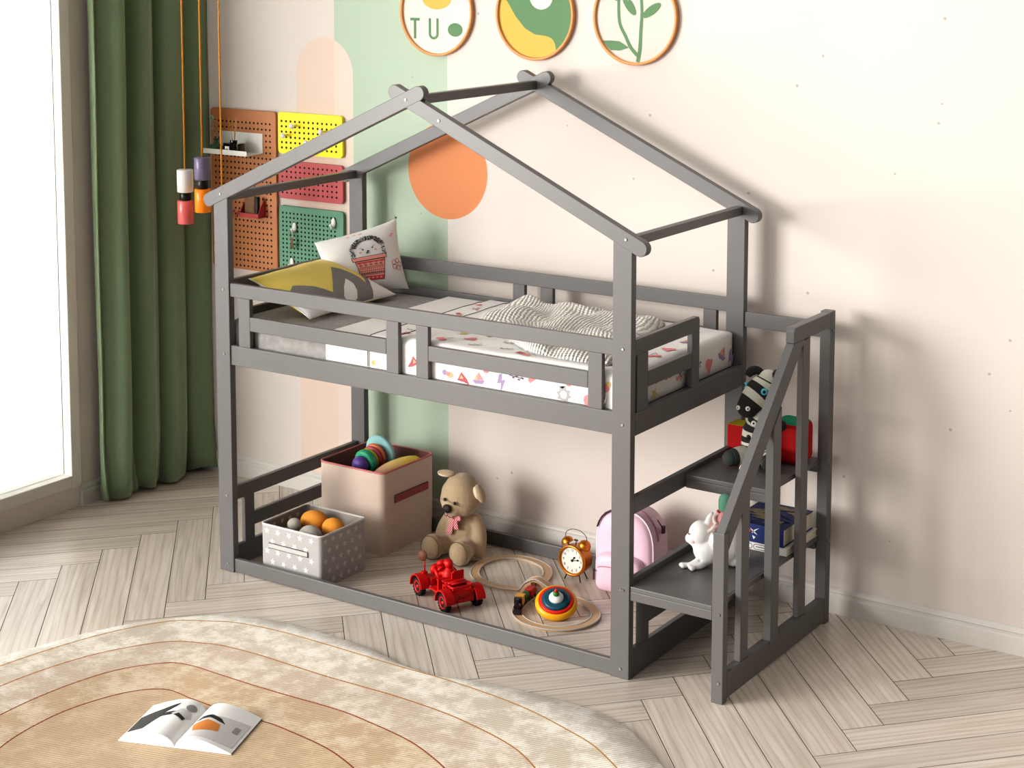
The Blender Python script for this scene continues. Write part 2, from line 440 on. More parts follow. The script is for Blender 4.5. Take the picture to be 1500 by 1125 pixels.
dz0 = lambda y: .541+(y-.035)*.995   # lower edge of the handrail
dz1 = lambda y: .613+(y-.005)*1.022
b = MB(); b.prism([(.0405, dz0(.0405)), (.645, 1.171), (.545, 1.171), (.018, .625), (.012, .613), (.0405, .613)], 'x', XO0, XO1); 
b = MB(); b.prism([(.0405, .546), (.648, 1.174), (.551, 1.174), (.0055, .6135), (.0405, .6135)], 'x', XO0, XO1); wood('handrail', b)
b = MB(); b.prism([(.548, 1.1745), (.880, 1.1745), (.880, 1.233), (.56, 1.233), (.548, 1.221)], 'x', XO0, XO1); wood('handrail', b)
for a, c, z0 in ((.150, .211, .104), (.640, .702, .104)):
    b = MB(); b.prism([(a, z0), (c, z0), (c, min(1.1740, .546+(c-.0405)*1.0338)), (a, min(1.1740, .546+(a-.0405)*1.0338))], 'x', XO0+.006, XO1-.004); wood('baluster', b)
a, c = .382, .447
b = MB(); b.prism([(a, .086), (c, .086), (c, .546+(c-.0405)*1.0338), (a, .546+(a-.0405)*1.0338)], 'x', XO0+.006, XO1+.0035); wood('baluster', b)
b = MB(); b.box(L, 2.306, DB+.0065, DB+.0285, 1.128, 1.188); wood('stair_back_rail', b)
# bolts
def bolt(x, y, z, ax='y', sgn=-1):
    b = MB(); d = {'y': (0, sgn*.003, 0), 'x': (sgn*.003, 0, 0)}[ax]
    b.cyl((x, y, z), (x+d[0], y+d[1], z+d[2]), .0055, .0045, 12); put('bolt', b, steel, bed)
for x in (.046, L-.034):
    for z in (.035, .330, .935, 1.208): bolt(x, 0, z)
bolt(.040, -.0008, 1.606); bolt(1.955, -.0008, 1.600); bolt(.997, -.0012, 2.043); bolt(1.150, -.0008, 1.972)
bolt(2.334, .005, .075); bolt(2.334, .005, .322)
bolt(1.955, 0, .330)
bolt(2.3505, .900, .63, 'x', 1); bolt(2.3505, .9, .33, 'x', 1); bolt(2.3505, .9, 1.16, 'x', 1)

# ------------------------------------------------------------------ mattress and bedding
def grey_fabric():
    m = mat('grey_melange', (150, 148, 145), .9, var=.34, vscale=34, bump=.3, bscale=400, stretch=(1, 2.6, 1))
    return m
gm = grey_fabric()
def shell(x0, x1, yf, yb, zb, zt, r, nx=40, ny=30, hfun=None, rx0=True, rx1=True, mb=None, mi=0):
    mb = mb or MB(); mb.smooth = True
    def pt(u, v):
        x = x0+(x1-x0)*u
        e = 0
        for dd, on in ((x-x0, rx0), (x1-x, rx1)):
            if on and dd < r: e = max(e, r-math.sqrt(max(0, r*r-(r-dd)**2)))
        # cross section walk
        hgt = zt-zb-r; w_ = yb-yf-2*r; arc = PI*r/2
        tot = 2*hgt+2*arc+w_; s_ = v*tot
        if s_ < hgt: y, z, out = yf, zb+s_, (-1, 0)
        elif s_ < hgt+arc: a = (s_-hgt)/r; y = yf+r-r*math.cos(a); z = zt-r+r*math.sin(a)
        elif s_ < hgt+arc+w_: y = yf+r+s_-hgt-arc; z = zt
        elif s_ < hgt+2*arc+w_: a = (s_-hgt-arc-w_)/r; y = yb-r+r*math.sin(a); z = zt-r+r*math.cos(a)
        else: y = yb; z = zb+max(0, tot-s_)
        y = min(max(y, yf+e), yb-e); z = min(z, zt-e)
        if hfun and z > zt-r-.001: z += hfun(x, y)
        return (x, y, z)
    us = [0, .002, .005, .01, .02, .035]; 
    n0 = len(mb.v)
    # denser near the ends
    seq = [r*k/5/(x1-x0) for k in range(6)]
    uu = seq+[seq[-1]+(1-2*seq[-1])*k/nx for k in range(1, nx)]+[1-q for q in reversed(seq)]
    arcf = PI*r/2; hg = zt-zb-r; wd = yb-yf-2*r; tt = 2*hg+2*arcf+wd
    vv = [0, hg*.5/tt]+[(hg+arcf*k/6)/tt for k in range(7)]+[(hg+arcf+wd*k/ny)/tt for k in range(1, ny)]+[(hg+arcf+wd+arcf*k/6)/tt for k in range(7)]+[1-hg*.5/tt, 1]
    vs = [pt(u, v) for v in vv for u in uu]; W = len(uu); fs = []
    for j in range(len(vv)-1):
        for i in range(W-1): fs.append((j*W+i, j*W+i+1, (j+1)*W+i+1, (j+1)*W+i))
    fs.append([j*W for j in range(len(vv))]); fs.append([j*W+W-1 for j in range(len(vv)-1, -1, -1)])
    fs.append([0]+[(len(vv)-1)*W]+[(len(vv)-1)*W+W-1]+[W-1])
    mb.add(vs, fs, mi, True)
    return mb
mm = shell(.045, 1.930, .042, .880, .921, 1.078, .030)
put('mattress', mm, gm, label='grey melange mattress lying on the upper deck of the house bed', cat='mattress')
wh = mat('white_cotton', (226, 224, 221), .85, bump=.15, bscale=90)
pk = mat('print_pink', (222, 140, 140), .85); ro = mat('print_rose', (176, 92, 100), .85); pu = mat('print_purple', (158, 138, 172), .85)
ye = mat('print_ochre', (204, 178, 116), .85); dk = mat('print_plum', (112, 84, 110), .85); li = mat('print_grey', (170, 166, 166), .85); og = mat('print_peach', (232, 170, 130), .85)
PR = [wh, pk, ro, pu, ye, dk, li, og, black]
def hf(x, y): return .005*noise.noise(V((x*5, y*5, 1)))+.002*noise.noise(V((x*14, y*14, 3)))
duv = thing('duvet', 'white duvet with pink and purple doodle prints covering the right two thirds of the mattress', 'duvet', (1.4, .46, 1.08))
DL = V((1.4, .46, 1.08))
def dshift(mb): mb.v = [tuple(V(p)-DL) for p in mb.v]; return mb
zt3, zt2, zt1 = 1.112, 1.102, 1.090
main = shell(.905, 1.946, .0325, .8875, .975, zt3, .032, hfun=hf); 
def shapes(kind, s):
    # list of (poly, material index)
    if kind == 0: return [([(0, .5), (.25, .5), (.1, .1), (.4, .1), (-.15, -.6), (0, -.05), (-.3, -.05)], 3)]
    if kind == 1: return [(circ(-.2, -.2, .24, 14), 1), (circ(.25, -.25, .24, 14), 1), ([(-.2, 0), (.15, .5), (.2, .5), (-.14, -.02)], 5), ([(.22, 0), (.17, .5), (.21, .5), (.28, 0)], 5)]
    if kind == 2: return [([(-.5, 0), (.5, 0), (.3, -.25), (-.3, -.25)], 3), ([(0, .02), (.02, .55), (.4, .02)], 1), ([(-.04, .02), (-.04, .45), (-.35, .02)], 7)]
    if kind == 3: return [([(0, 0), (.45, .4), (.5, .05)], 3), ([(0, 0), (-.45, .4), (-.5, .05)], 1), ([(0, 0), (.35, -.35), (.1, -.35)], 4), ([(0, 0), (-.35, -.35), (-.1, -.35)], 4), ([(-.03, -.3), (.03, -.3), (.03, .3), (-.03, .3)], 5)]
    if kind == 4: return [(rrect(-.45, .1, -.15, .2, .06), 2), (circ(.2, 0, .22, 12), 1), (circ(.45, -.02, .12, 10), 4)]
    if kind == 5: return [(circ(0, .2, .3, 16, .3), 1), (rrect(-.4, .4, -.2, .05, .05), 1)]
    if kind == 6: return [(circ(-.2, .2, .2, 12), 3), (circ(.15, -.15, .22, 12), 7), (circ(0, 0, .16, 12), 1)]
    if kind == 7: return [([(-.5, .02), (.5, .1), (.5, .04), (-.5, -.03)], 5)]+[(circ(-.4+.2*k, .1-.16*(k % 2), .09, 8, .05), 5) for k in range(5)]
    if kind == 8: return [([(-.3, .3), (.3, .35), (.2, -.2), (.02, -.5), (-.1, -.1)], 2), ([(-.12, .22), (.15, .25), (.08, 0)], 7)]
    if kind == 9: return [(star(0, 0, .35), 4)]
    if kind == 10: return [([(a*math.cos(t), a*math.sin(t)) for t, a in [(k*PI/8, .3+.15*(k % 2)) for k in range(16)]], 6), (circ(0, 0, .2, 12), 0)]
    return [(circ(0, 0, .2, 12), 1)]
def scatter(mb, region, fn, n, size, seed, mind=.075):
    rnd = random.Random(seed); got = []
    tries = 0
    while len(got) < n and tries < 4000:
        tries += 1
        a = rnd.uniform(region[0], region[1]); c = rnd.uniform(region[2], region[3])
        if all(math.hypot(a-g[0], c-g[1]) > mind for g in got): got.append((a, c))
    for k, (a, c) in enumerate(got):
        rot = rnd.uniform(-1.2, 1.2); s = size*rnd.uniform(.8, 1.2); kd = (k*7+seed) % 11
        for j, (poly, mi) in enumerate(shapes(kd, s)):
            pts = [(a+s*(p[0]*math.cos(rot)-p[1]*math.sin(rot)), c+s*(p[0]*math.sin(rot)+p[1]*math.cos(rot))) for p in poly]
            mb.decal(pts, lambda x, y, e=.0006*(j+1): fn(x, y, e), mi, 0, False)
scatter(main, (.97, 1.89, .07, .85), lambda x, y, e: (x, y, zt3+hf(x, y)+e+.0015), 70, .066, 3, .078)
scatter(main, (.97, 1.90, .985, 1.068), lambda x, y, e: (x, .0325-e, y), 14, .066, 5, .070)
scatter(main, (.08, .85, .985, 1.068), lambda x, y, e: (1.946+e, x, y), 11, .066, 8, .068)
put('duvet_body', dshift(main), PR, duv, fixn=False)
f2 = shell(.775, .915, .0335, .8865, .975, zt2, .022, nx=8, hfun=hf)
scatter(f2, (.80, .885, .08, .85), lambda x, y, e: (x, y, zt2+hf(x, y)+e+.001), 9, .05, 9, .06)
scatter(f2, (.80, .885, .99, 1.07), lambda x, y, e: (x, .0335-e, y), 2, .05, 2, .06)
put('folded_edge', dshift(f2), PR, duv, fixn=False, label='narrow patterned fold of the duvet')
f1 = shell(.555, .790, .0345, .8855, .975, zt1, .016, nx=8)
put('turned_sheet', dshift(f1), PR, duv, fixn=False, label='plain white turned back band')
# thin dark lines laid over the bedding where the folds meet
pp = MB()
for x in (.779, .907):
    zz = zt2 if x < .8 else zt3
    pp.sweep([(x, .031, .98), (x, .031, zz-.03), (x-.001, .038, zz-.01), (x-.002, .055, zz-.002)]+[(x-.002, y, zz-.001+hf(x, y)) for y in [.1+.05*k for k in range(15)]]+[(x, .87, zz-.01)], .0016, 6)
put('edge_line', dshift(pp), mat('dark_fold_line', (44, 34, 38), .8), duv)

rnd_ = random.Random(2)
for (x, y, z) in ((1.862, .028, 1.000), (1.944, .060, .985)):
    tt = MB()
    for k in range(6):
        q = V((rnd_.uniform(-.03, .006) if y < .05 else rnd_.uniform(-.002, .004), -.004-.004*k/6 if y < .05 else rnd_.uniform(-.0, .03), rnd_.uniform(-.024, .022)))
        tt.sweep(spline([V((x, y, z)), V((x, y, z))+q*.5+V((0, -.003, .004)), V((x, y, z))+q], 4), .0016, 5)
    put('corner_tie', dshift(tt), wh, duv)
# knitted throw
def throw():
    out = spline([(1.02, .44, 0), (.99, .60, 0), (.98, .72, 0), (1.03, .80, 0), (1.22, .81, 0), (1.42, .83, 0), (1.60, .855, 0), (1.68, .80, 0), (1.70, .66, 0), (1.73, .50, 0), (1.80, .32, 0), (1.84, .12, 0), (1.75, .075, 0), (1.62, .075, 0), (1.50, .10, 0), (1.36, .19, 0), (1.22, .30, 0), (1.10, .37, 0)], 6, True)
    c = V((1.38, .50, 0)); n = len(out); rings = 26
    mb = MB(); vs = []; uv = []
    def top(p, f):
        x, y = p.x, p.y
        h = .016+.050*abs(noise.noise(V((x*3.6+y*2.5, y*5.0-x*2.6, 5))))+.018*noise.noise(V((x*9, y*9, 2)))
        h += .020*max(0, 1-abs((y-.30)-.45*(x-1.3))/.05)*(1 if x > 1.25 else .3)
        h += .018*max(0, 1-abs((y-.74)+.15*(x-1.3))/.04)
        edge = min(1, (1-f)/.10)
        return max(.006, h*(edge**.5)+.004)
    for j in range(rings+1):
        f = j/rings
        for q in out:
            p = c+(q-c)*f
            vs.append((p.x, p.y, 1.113+top(p, f))); 
            uv.append((p.x+.07*noise.noise(V((p.x*3.5, p.y*3.5, 9)))+.25*p.y, p.y+.05*noise.noise(V((p.x*4, p.y*4, 4)))))
    for q in out: vs.append((q.x, q.y, 1.1125)); uv.append((q.x, q.y))
    fs = []
    for j in range(rings+1):
        for i in range(n):
            i2 = (i+1) % n; fs.append((j*n+i, j*n+i2, (j+1)*n+i2, (j+1)*n+i))
    mb.add([(p[0]-1.4, p[1]-.46, p[2]-1.112) for p in vs], fs, 0, True); mb.uv = uv
    return mb
km = bpy.data.materials.new('white_knit'); km.use_nodes = True; nt = km.node_tree; N = nt.nodes; Lk = nt.links
pb = N['Principled BSDF']; pb.inputs['Roughness'].default_value = .9
uvn = N.new('ShaderNodeUVMap'); wv = N.new('ShaderNodeTexWave'); wv.inputs['Scale'].default_value = 21; wv.bands_direction = 'X'; wv.inputs['Distortion'].default_value = 2.2; wv.inputs['Detail Scale'].default_value = 2
Lk.new(uvn.outputs[0], wv.inputs['Vector'])
wv2 = N.new('ShaderNodeTexWave'); wv2.inputs['Scale'].default_value = 26; wv2.bands_direction = 'Y'; Lk.new(uvn.outputs[0], wv2.inputs['Vector'])
cr = N.new('ShaderNodeValToRGB'); cr.color_ramp.elements[0].color = srgb(176, 173, 168); cr.color_ramp.elements[1].position = .22; cr.color_ramp.elements[1].color = srgb(232, 229, 222); Lk.new(wv.outputs['Fac'], cr.inputs[0]); Lk.new(cr.outputs[0], pb.inputs['Base Color'])
ad = N.new('ShaderNodeMath'); ad.operation = 'MULTIPLY_ADD'; Lk.new(wv2.outputs['Fac'], ad.inputs[0]); ad.inputs[1].default_value = .6; Lk.new(wv.outputs['Fac'], ad.inputs[2])
bp = N.new('ShaderNodeBump'); bp.inputs['Strength'].default_value = .9; bp.inputs['Distance'].default_value = .006; Lk.new(ad.outputs[0], bp.inputs['Height']); Lk.new(bp.outputs[0], pb.inputs['Normal'])
put('knitted_throw', throw(), km, loc=(1.4, .46, 1.112), label='crumpled white ribbed knit throw lying on the printed duvet', cat='throw blanket')

# ------------------------------------------------------------------ pillows
def pillow_fn(c, T, pinch=.06, up=None):
    # corners c[0..3] = (-1,-1),(1,-1),(1,1),(-1,1)
    c = [V(p) for p in c]; nrm = ((c[1]-c[0]).cross(c[3]-c[0])).normalized()
    mid = sum(c, V((0, 0, 0)))/4
    def fn(s, t, side=1, off=0):
        s2, t2 = s, t
        # sides pulled in between corners
        k = 1-pinch*(1-t*t)*abs(s)**2; k2 = 1-pinch*(1-s*s)*abs(t)**2
        s2 = s*k; t2 = t*k2
        p = c[0]*(1-s2)*(1-t2)/4+c[1]*(1+s2)*(1-t2)/4+c[2]*(1+s2)*(1+t2)/4+c[3]*(1-s2)*(1+t2)/4
        h = T*(max(0, 1-abs(s)**2.6)**.62)*(max(0, 1-abs(t)**2.6)**.62)
        h += .0035*noise.noise(V((s*3, t*3, 1)))*(1-s*s*t*t)
        return p+nrm*(side*(h)+off)
    return fn
def pillow(name, c, T, mats, label, deco, kids, pinch=.06):
    org = sum((V(p) for p in c), V((0, 0, 0)))/4
    fn = pillow_fn([V(p)-org for p in c], T, pinch); mb = MB(); n = 34
    g = lambda u: math.sin((u-.5)*PI)*.5+(u-.5)
    for sd in (1, -1): mb.grid(lambda u, v, sd=sd: fn(g(u), g(v), sd), n, n)
    deco(fn, mb)
    o = put(name, mb, mats, None, org, label=label, cat='cushion', fixn=False)
    kids(fn, o); return o
hem = mat('cushion_yellow', (222, 198, 96), .8, bump=.12, bscale=260, sheen=.2)
gyc = mat('cushion_grey', (128, 126, 123), .85, bump=.12, bscale=260); whc = mat('cushion_white', (224, 222, 220), .85, bump=.12, bscale=260)
# corners: D (front/right low), C (back right low), B (back top), A (front top)
def deco1(fn, mb):
    f = lambda e: (lambda s, t: fn(s, t, 1, e))
    # s runs from the low right edge ... t runs front to back ; grey field then spikes
    E_ = .998
    def W(pts):
        out = []
        for (a, c) in pts:
            if abs(a) > .99 or abs(c) > .99: out.append((a, c)); continue
            k = (1-abs(a)**2.6)**.62*(1-abs(c)**2.6)**.62
            out.append((min(.97, a+.32*k), max(-.97, c-.30*k)))
        return out
    mb.decal(W([(.30, -E_), (.10, -.88), (-.18, -.66), (-.34, -.47), (-.26, -.34), (-.08, -.16), (.12, -.04), (.29, .04), (.10, .16), (-.16, .34), (-.51, .58), (-.36, .70), (-.17, .76), (.08, .78), (.36, .76), (.20, .86), (-.02, .93), (-.20, E_), (E_, E_), (E_, -E_)]), f(.0016), 1, 4)
    mb.decal([(.42, -E_), (.40, -.82), (.52, -.66), (.72, -.58), (E_, -.52), (E_, -E_)], f(.0030), 2, 4)
    mb.decal(W([(0, .53), (.24, .54), (.48, .47), (.70, .35), (.92, .18), (.80, .06), (.51, .15), (.24, .32)]), f(.0030), 2, 4)
    mb.decal([(.16, E_), (.40, .80), (.66, .62), (.90, .52), (E_, .48), (E_, E_)], f(.0030), 2, 4)
def kids1(fn, o):
    sw = MB(); sw.sweep([fn(s, -.999, 1, .0) for s in [(-1+.1*k) for k in range(21)]], .0025, 6); sw.sweep([fn(.999, t, 1, .0) for t in [(-1+.1*k) for k in range(21)]], .0025, 6)
    put('seam', sw, whc, o)
pillow('throw_pillow', [(.075, .125, 1.236), (.385, .150, 1.098), (.380, .735, 1.100), (.062, .66, 1.246)], .055, [hem, gyc, whc], 'yellow cushion with grey and white zigzag, leaning on the left guard rail', deco1, kids1)
def deco2(fn, mb):
    f = lambda e: (lambda s, t: fn(s, t, 1, e)); rnd = random.Random(4)
    ink = 1; pinkm = 2; red = 3; wht = 4; yel = 5
    Sx, Sy = 1.0, 1.0; cx, cy = .12, .27
    T = lambda pts: [(cx+p[0], cy+p[1]) for p in pts]
    # hedgehog body: prickles as short strokes in an arch
    for k in range(430):
        a = rnd.uniform(0, PI); r = rnd.uniform(.30, .43); x = r*math.cos(a)*1.0; y = r*math.sin(a)*1.12-.02
        if math.sin(a) < .35: r = rnd.uniform(.33, .43); x = math.copysign(r, math.cos(a)); y = rnd.uniform(-.22, .15)
        d = rnd.uniform(0, PI); l = .017; w2 = .0065
        ux, uy = math.cos(d), math.sin(d)
        mb.decal(T([(x-ux*l-uy*w2, y-uy*l+ux*w2), (x-ux*l+uy*w2, y-uy*l-ux*w2), (x+ux*l+uy*w2, y+uy*l-ux*w2), (x+ux*l-uy*w2, y+uy*l+ux*w2)]), f(.0026), ink)
    mb.decal(T(circ(-.12, .02, .022, 10)), f(.0018), ink); mb.decal(T(circ(.12, .04, .022, 10)), f(.0018), ink)
    mb.decal(T([(-.19, .09), (-.12, .06), (-.12, .05), (-.19, .08)]), f(.0018), ink); mb.decal(T([(.19, .11), (.12, .08), (.12, .07), (.19, .10)]), f(.0018), ink)
    mb.decal(T(circ(0, -.05, .035, 12, .024)), f(.0018), ink)
    for sx in (-1, 1):
        pts = [(sx*(.03+.03*math.cos(t)), -.09-.03*math.sin(t)) for t in [k*PI/8 for k in range(9)]]
        mb.decal(T(pts+[(p[0], p[1]+.008) for p in reversed(pts)]), f(.0018), ink)
    mb.decal(T(circ(-.19, -.06, .03, 10)), f(.0014), pinkm); mb.decal(T(circ(.19, -.04, .03, 10)), f(.0014), pinkm)
    # pot
    mb.decal(T([(-.44, -.20), (.44, -.20), (.43, -.33), (-.42, -.33)]), f(.0016), ink, 2); mb.decal(T([(-.425, -.213), (.425, -.213), (.415, -.317), (-.405, -.317)]), f(.0024), pinkm, 2)
    mb.decal(T([(-.37, -.33), (.38, -.33), (.28, -.98), (-.27, -.98)]), f(.0014), ink, 3); mb.decal(T([(-.355, -.345), (.365, -.345), (.267, -.968), (-.257, -.968)]), f(.0022), pinkm, 3)
    mb.decal(T([(-.352, -.37), (.36, -.37), (.35, -.40)]+[(.35-.07*k, -.40-.03*(k % 2)) for k in range(1, 10)]+[(-.345, -.40)]), f(.003), red, 1)
    for k in range(5): mb.decal(T(circ(-.25+.125*k, -.48, .035, 10, .025)), f(.003), ink); mb.decal(T(circ(-.25+.125*k, -.48, .018, 8, .012)), f(.0036), pinkm)
    for y in (-.54, -.66, -.78): mb.decal(T([(-.31, y), (.31, y), (.31, y-.012), (-.31, y-.012)]), f(.003), ink, 2)
    for k in range(13): mb.decal(T([(-.29+.046*k, -.57), (-.275+.046*k, -.57), (-.275+.046*k, -.62), (-.29+.046*k, -.62)]), f(.003), red)
    for k in range(12): mb.decal(T([(-.28+.048*k, -.76), (-.256+.048*k, -.70), (-.232+.048*k, -.76)]), f(.003), ink)
    mb.decal(T([(-.275, -.84), (.28, -.84), (.268, -.966), (-.26, -.966)]), f(.003), red, 2)
    for k in range(5): mb.decal(T(circ(-.2+.1*k, -.90, .03, 10, .025)), f(.0036), pinkm)
    # outline flower at right and small marks
    for k in range(5):
        a = 2*PI*k/5; c2 = (.80-cx+.09*math.cos(a), -.30-cy+.11*math.sin(a))
        o_ = circ(c2[0], c2[1], .07, 12); i_ = circ(c2[0], c2[1], .055, 12)
        for q in range(12): mb.decal(T([o_[q], o_[(q+1) % 12], i_[(q+1) % 12], i_[q]]), f(.0016), red)
    for (x, y) in ((-.3, .86), (-.15, .88), (.0, .86), (.72, .55), (.76, .6)): mb.decal([(x, y), (x+.08, y+.02), (x+.09, y-.01), (x+.01, y-.03)], f(.0016), pinkm)
    mb.decal([(-.62, -.30), (-.55, -.12), (-.52, -.28)], f(.0016), yel); mb.decal(circ(-.6, .45, .02, 8), f(.0016), yel)
def kids2(fn, o):
    rnd = random.Random(3)
    ts = MB(); c_ = fn(1, 1, 1, 0); 
    for k in range(7): ts.sweep([c_, c_+V((rnd.uniform(-.01, .012), rnd.uniform(-.01, 0), rnd.uniform(.0, .016)))], [.002, .001], 5)
    put('tassel', ts, mat('tassel_grey', (90, 90, 86), .9), o)
whp = mat('pillow_white_print', (224, 222, 219), .85, bump=.12, bscale=260)
pillow('throw_pillow', [(.145, .555, 1.100), (.375, .840, 1.108), (.290, .862, 1.412), (.055, .575, 1.322)], .060, [whp, mat('ink', (52, 48, 50), .8), mat('pot_pink', (232, 158, 146), .85), mat('pot_red', (196, 76, 76), .85), whc, mat('pale_yellow', (226, 210, 140), .85)], 'white cushion printed with a hedgehog in a pink pot, standing at the bed head corner', deco2, kids2, .07)

# ------------------------------------------------------------------ peg boards
def board(x0, x1, z0, z1, m, nx, nz, hx, hz, sx, sz, label, r=.018, hr=.0055):
    b = MB(); lx, lz = (x0+x1)/2, z0
    pts = rrect(x0-lx, x1-lx, 0, z1-z0, r)
    b.prism(pts, 'y', -.020, -.003)
    edge = MB()
    for i in range(nx):
        for k in range(nz):
            x = hx+i*sx-lx; z = hz-k*sz-lz
            c = circ(x, z, hr, 10); b.add([(p[0], -.0206, p[1]) for p in c], [list(range(9, -1, -1))], 1, False)
    return put('peg_board', b, [m, mat('hole_dark', (20, 12, 10), .9)], loc=(lx, YW, lz), label=label, cat='peg board', group='peg boards on the back wall', bevel=0, fixn=False)
mo = mat('board_orange', (184, 122, 78), .5); my = mat('board_yellow', (246, 228, 22), .45); mr_ = mat('board_red', (182, 82, 84), .5); mg = mat('board_green', (96, 144, 118), .5)
def okn(o):
    bm = bmesh.new(); bm.from_mesh(o.data); bmesh.ops.recalc_face_normals(bm, faces=[f for f in bm.faces if f.material_index == 0]); bm.to_mesh(o.data); bm.free()
okn(board(-.955, -.535, 1.05, 1.832, mo, 15, 26, -.925, 1.771, .0253, .0281, 'tall orange peg board nearest the green curtain'))
okn(board(-.520, -.128, 1.637, 1.834, my, 13, 6, -.496, 1.792, .0276, .0253, 'bright yellow peg board, topmost of the small ones', hr=.0058))
okn(board(-.520, -.128, 1.422, 1.602, mr_, 13, 6, -.496, 1.577, .0276, .0253, 'red peg board between the yellow and the green board'))
okn(board(-.520, -.128, 0.985, 1.386, mg, 15, 18, -.496, 1.352, .0228, .0209, 'green peg board with white hooks below the red board', hr=.0055))
# white shelf on orange board
YB = YW-.0206
s_ = MB(); s_.box(-.140, .140, -.003, 0, 0, .095); s_.box(-.140, .140, -.115, 0, -.004, 0); s_.box(-.140, .140, -.118, -.114, -.004, .020)
put('wall_shelf', s_, mat('shelf_white', (226, 224, 216), .5), loc=(-.755, YB-.0002, 1.628), bevel=.001, label='small white metal tray shelf hooked on the orange peg board', cat='shelf')
gg = mat('green_glass', (92, 132, 104), .08, trans=.55, ior=1.3)
t = MB(); t.lathe([(0.001, 0), (.031, 0), (.034, .01), (.034, .026), (.026, .036), (.014, .041), (.011, .048), (.011, .056), (.016, .060), (.016, .065), (.010, .065)], 20)
vz = thing('bud_vase', 'green glass bud vase with a thin sprig on the white tray shelf', 'vase', (-.848, YB-.078, 1.6285))
put('vase_body', t, gg, vz)
t = MB(); t.sweep(spline([(0, 0, .01), (.003, 0, .08), (-.004, .005, .12), (-.022, .0, .165)], 5), .0009, 5)
for k in range(12):
    a = k*1.9; zz = .07+.008*k; px = -.004-.0015*k+.012*math.cos(a)
    t.ell((px, .008*math.sin(a), zz), (.006, .003, .004), 1, Matrix.Rotation(a, 4, 'Y'), 8, 6)
for k in range(5): t.ell((-.024+.008*math.cos(k*1.3), .0, .165+.008*math.sin(k*2.1)), (.005, .004, .005), 1, None, 8, 6)
put('sprig', t, [mat('stem_green', (90, 110, 80), .7), mat('leaf_pale', (120, 160, 140), .7)], vz)
df = thing('reed_diffuser', 'black glass reed diffuser with wooden sticks on the white tray shelf', 'diffuser', (-.730, YB-.080, 1.6285))
t = MB(); t.prism(rrect(-.048, .048, -.026, .026, .005), 'z', 0, .050); t.lathe([(.018, .050), (.018, .064), (.014, .064)], 20); put('bottle', t, mat('black_glass', (14, 12, 12), .1, coat=.5), df, bevel=.001)
t = MB(); t.box(-.034, -.006, -.0267, -.0261, .008, .036); t.box(-.027, -.013, -.0270, -.0266, .020, .0235, 1); put('paper_label', t, [mat('label_white', (232, 230, 226), .7), black], df)
for dx, dy, hh in ((-.030, .0, .170), (.006, .006, .178), (.022, -.004, .176), (.016, .008, .172)):
    t = MB(); t.cyl((dx*.15, dy*.2, .05), (dx, dy, hh), .0012, .0012, 6); put('reed', t, mat('reed_wood', (200, 152, 92), .7), df)
# red holder with cards
rm = mat('holder_red', (176, 62, 66), .5)
t = MB(); t.prism([(-.052, 0), (0, 0), (0, .085), (-.03, .055), (-.052, .018)], 'x', -.060, -.057); t.prism([(-.052, 0), (0, 0), (0, .085), (-.03, .055), (-.052, .018)], 'x', .057, .060)
t.box(-.06, .06, -.052, 0, -.003, 0); t.box(-.06, .06, -.054, -.051, -.003, .018); t.box(-.06, .06, -.002, 0, 0, .05)
put('wall_pocket', t, rm, loc=(-.665, YB-.0002, 1.322), label='red metal pocket hooked low on the orange peg board', cat='holder')
t = MB(); t.box(-.050, .014, -.006, .006, 0, .098); put('notebook', t, mat('kraft', (126, 96, 66), .7), loc=(-.665, YB-.022, 1.3222), bevel=.001, label='brown notebook standing in the red wall pocket', cat='notebook')
t = MB(); t.box(-.005, .008, -.008, .008, 0, .098); put('notebook', t, mat('charcoal_card', (56, 54, 54), .7), loc=(-.632, YB-.030, 1.3222), bevel=.001, label='narrow charcoal notebook upright beside the brown one in the red pocket', cat='notebook')
# red double hook
for i, dx in enumerate((-.808, -.776)):
    t = MB(); t.sweep([(0, 0, .012), (0, -.012, .010), (0, -.012, -.012), (0, -.02, -.014), (0, -.024, -.004)], .0025, 8); t.cyl((0, 0, .012), (0, -.003, .012), .006, .006, 12)
    put('peg_hook', t, rm, loc=(dx, YB, 1.322), label=['red wire hook farther from the red pocket', 'red wire hook right beside the red pocket'][i], cat='hook')
# white knobs on yellow board
wk = mat('knob_white', (238, 236, 230), .35)
for i, (x, z) in enumerate(((-.403, 1.775), (-.459, 1.727), (-.229, 1.757), (-.318, 1.700))):
    t = MB(); t.lathe([(.0001, 0), (.0045, 0), (.0045, .028), (.011, .030), (.013, .036), (.012, .041), (.0001, .044)], 16, M=Matrix.Rotation(PI/2, 4, 'X'))
    put('coat_peg', t, wk, loc=(x, YB, z), label=['white round peg knob, upper left one on the yellow board', 'white round peg knob nearest the left edge of the yellow board', 'white round peg knob toward the right of the yellow board', 'white round peg knob lowest on the yellow board'][i], cat='knob', group='white knobs on the yellow board')
for i, (x, z) in enumerate(((-.420, 1.282), (-.181, 1.325), (-.440, 1.110))):
    t = MB(); t.ell((0, -.006, .006), (.013, .006, .024), 0); t.sweep([(0, -.006, -.012), (0, -.020, -.016), (0, -.026, -.004)], [.006, .006, .005], 10); t.ell((0, -.027, -.003), (.007, .007, .007))
    put('peg_hook', t, wk, loc=(x, YB, z), label=['white oval hook holding keys on the green board', 'white oval hook at the upper right of the green board', 'white oval hook at the bottom of the green board'][i], cat='hook', group='white hooks on the green board')
ks = thing('key_ring', 'small bunch of dark metal keys hanging from a white hook', 'keys', (-.420, YB-.024, 1.262))
dm = mat('aged_brass', (92, 78, 58), .35, metal=.8)
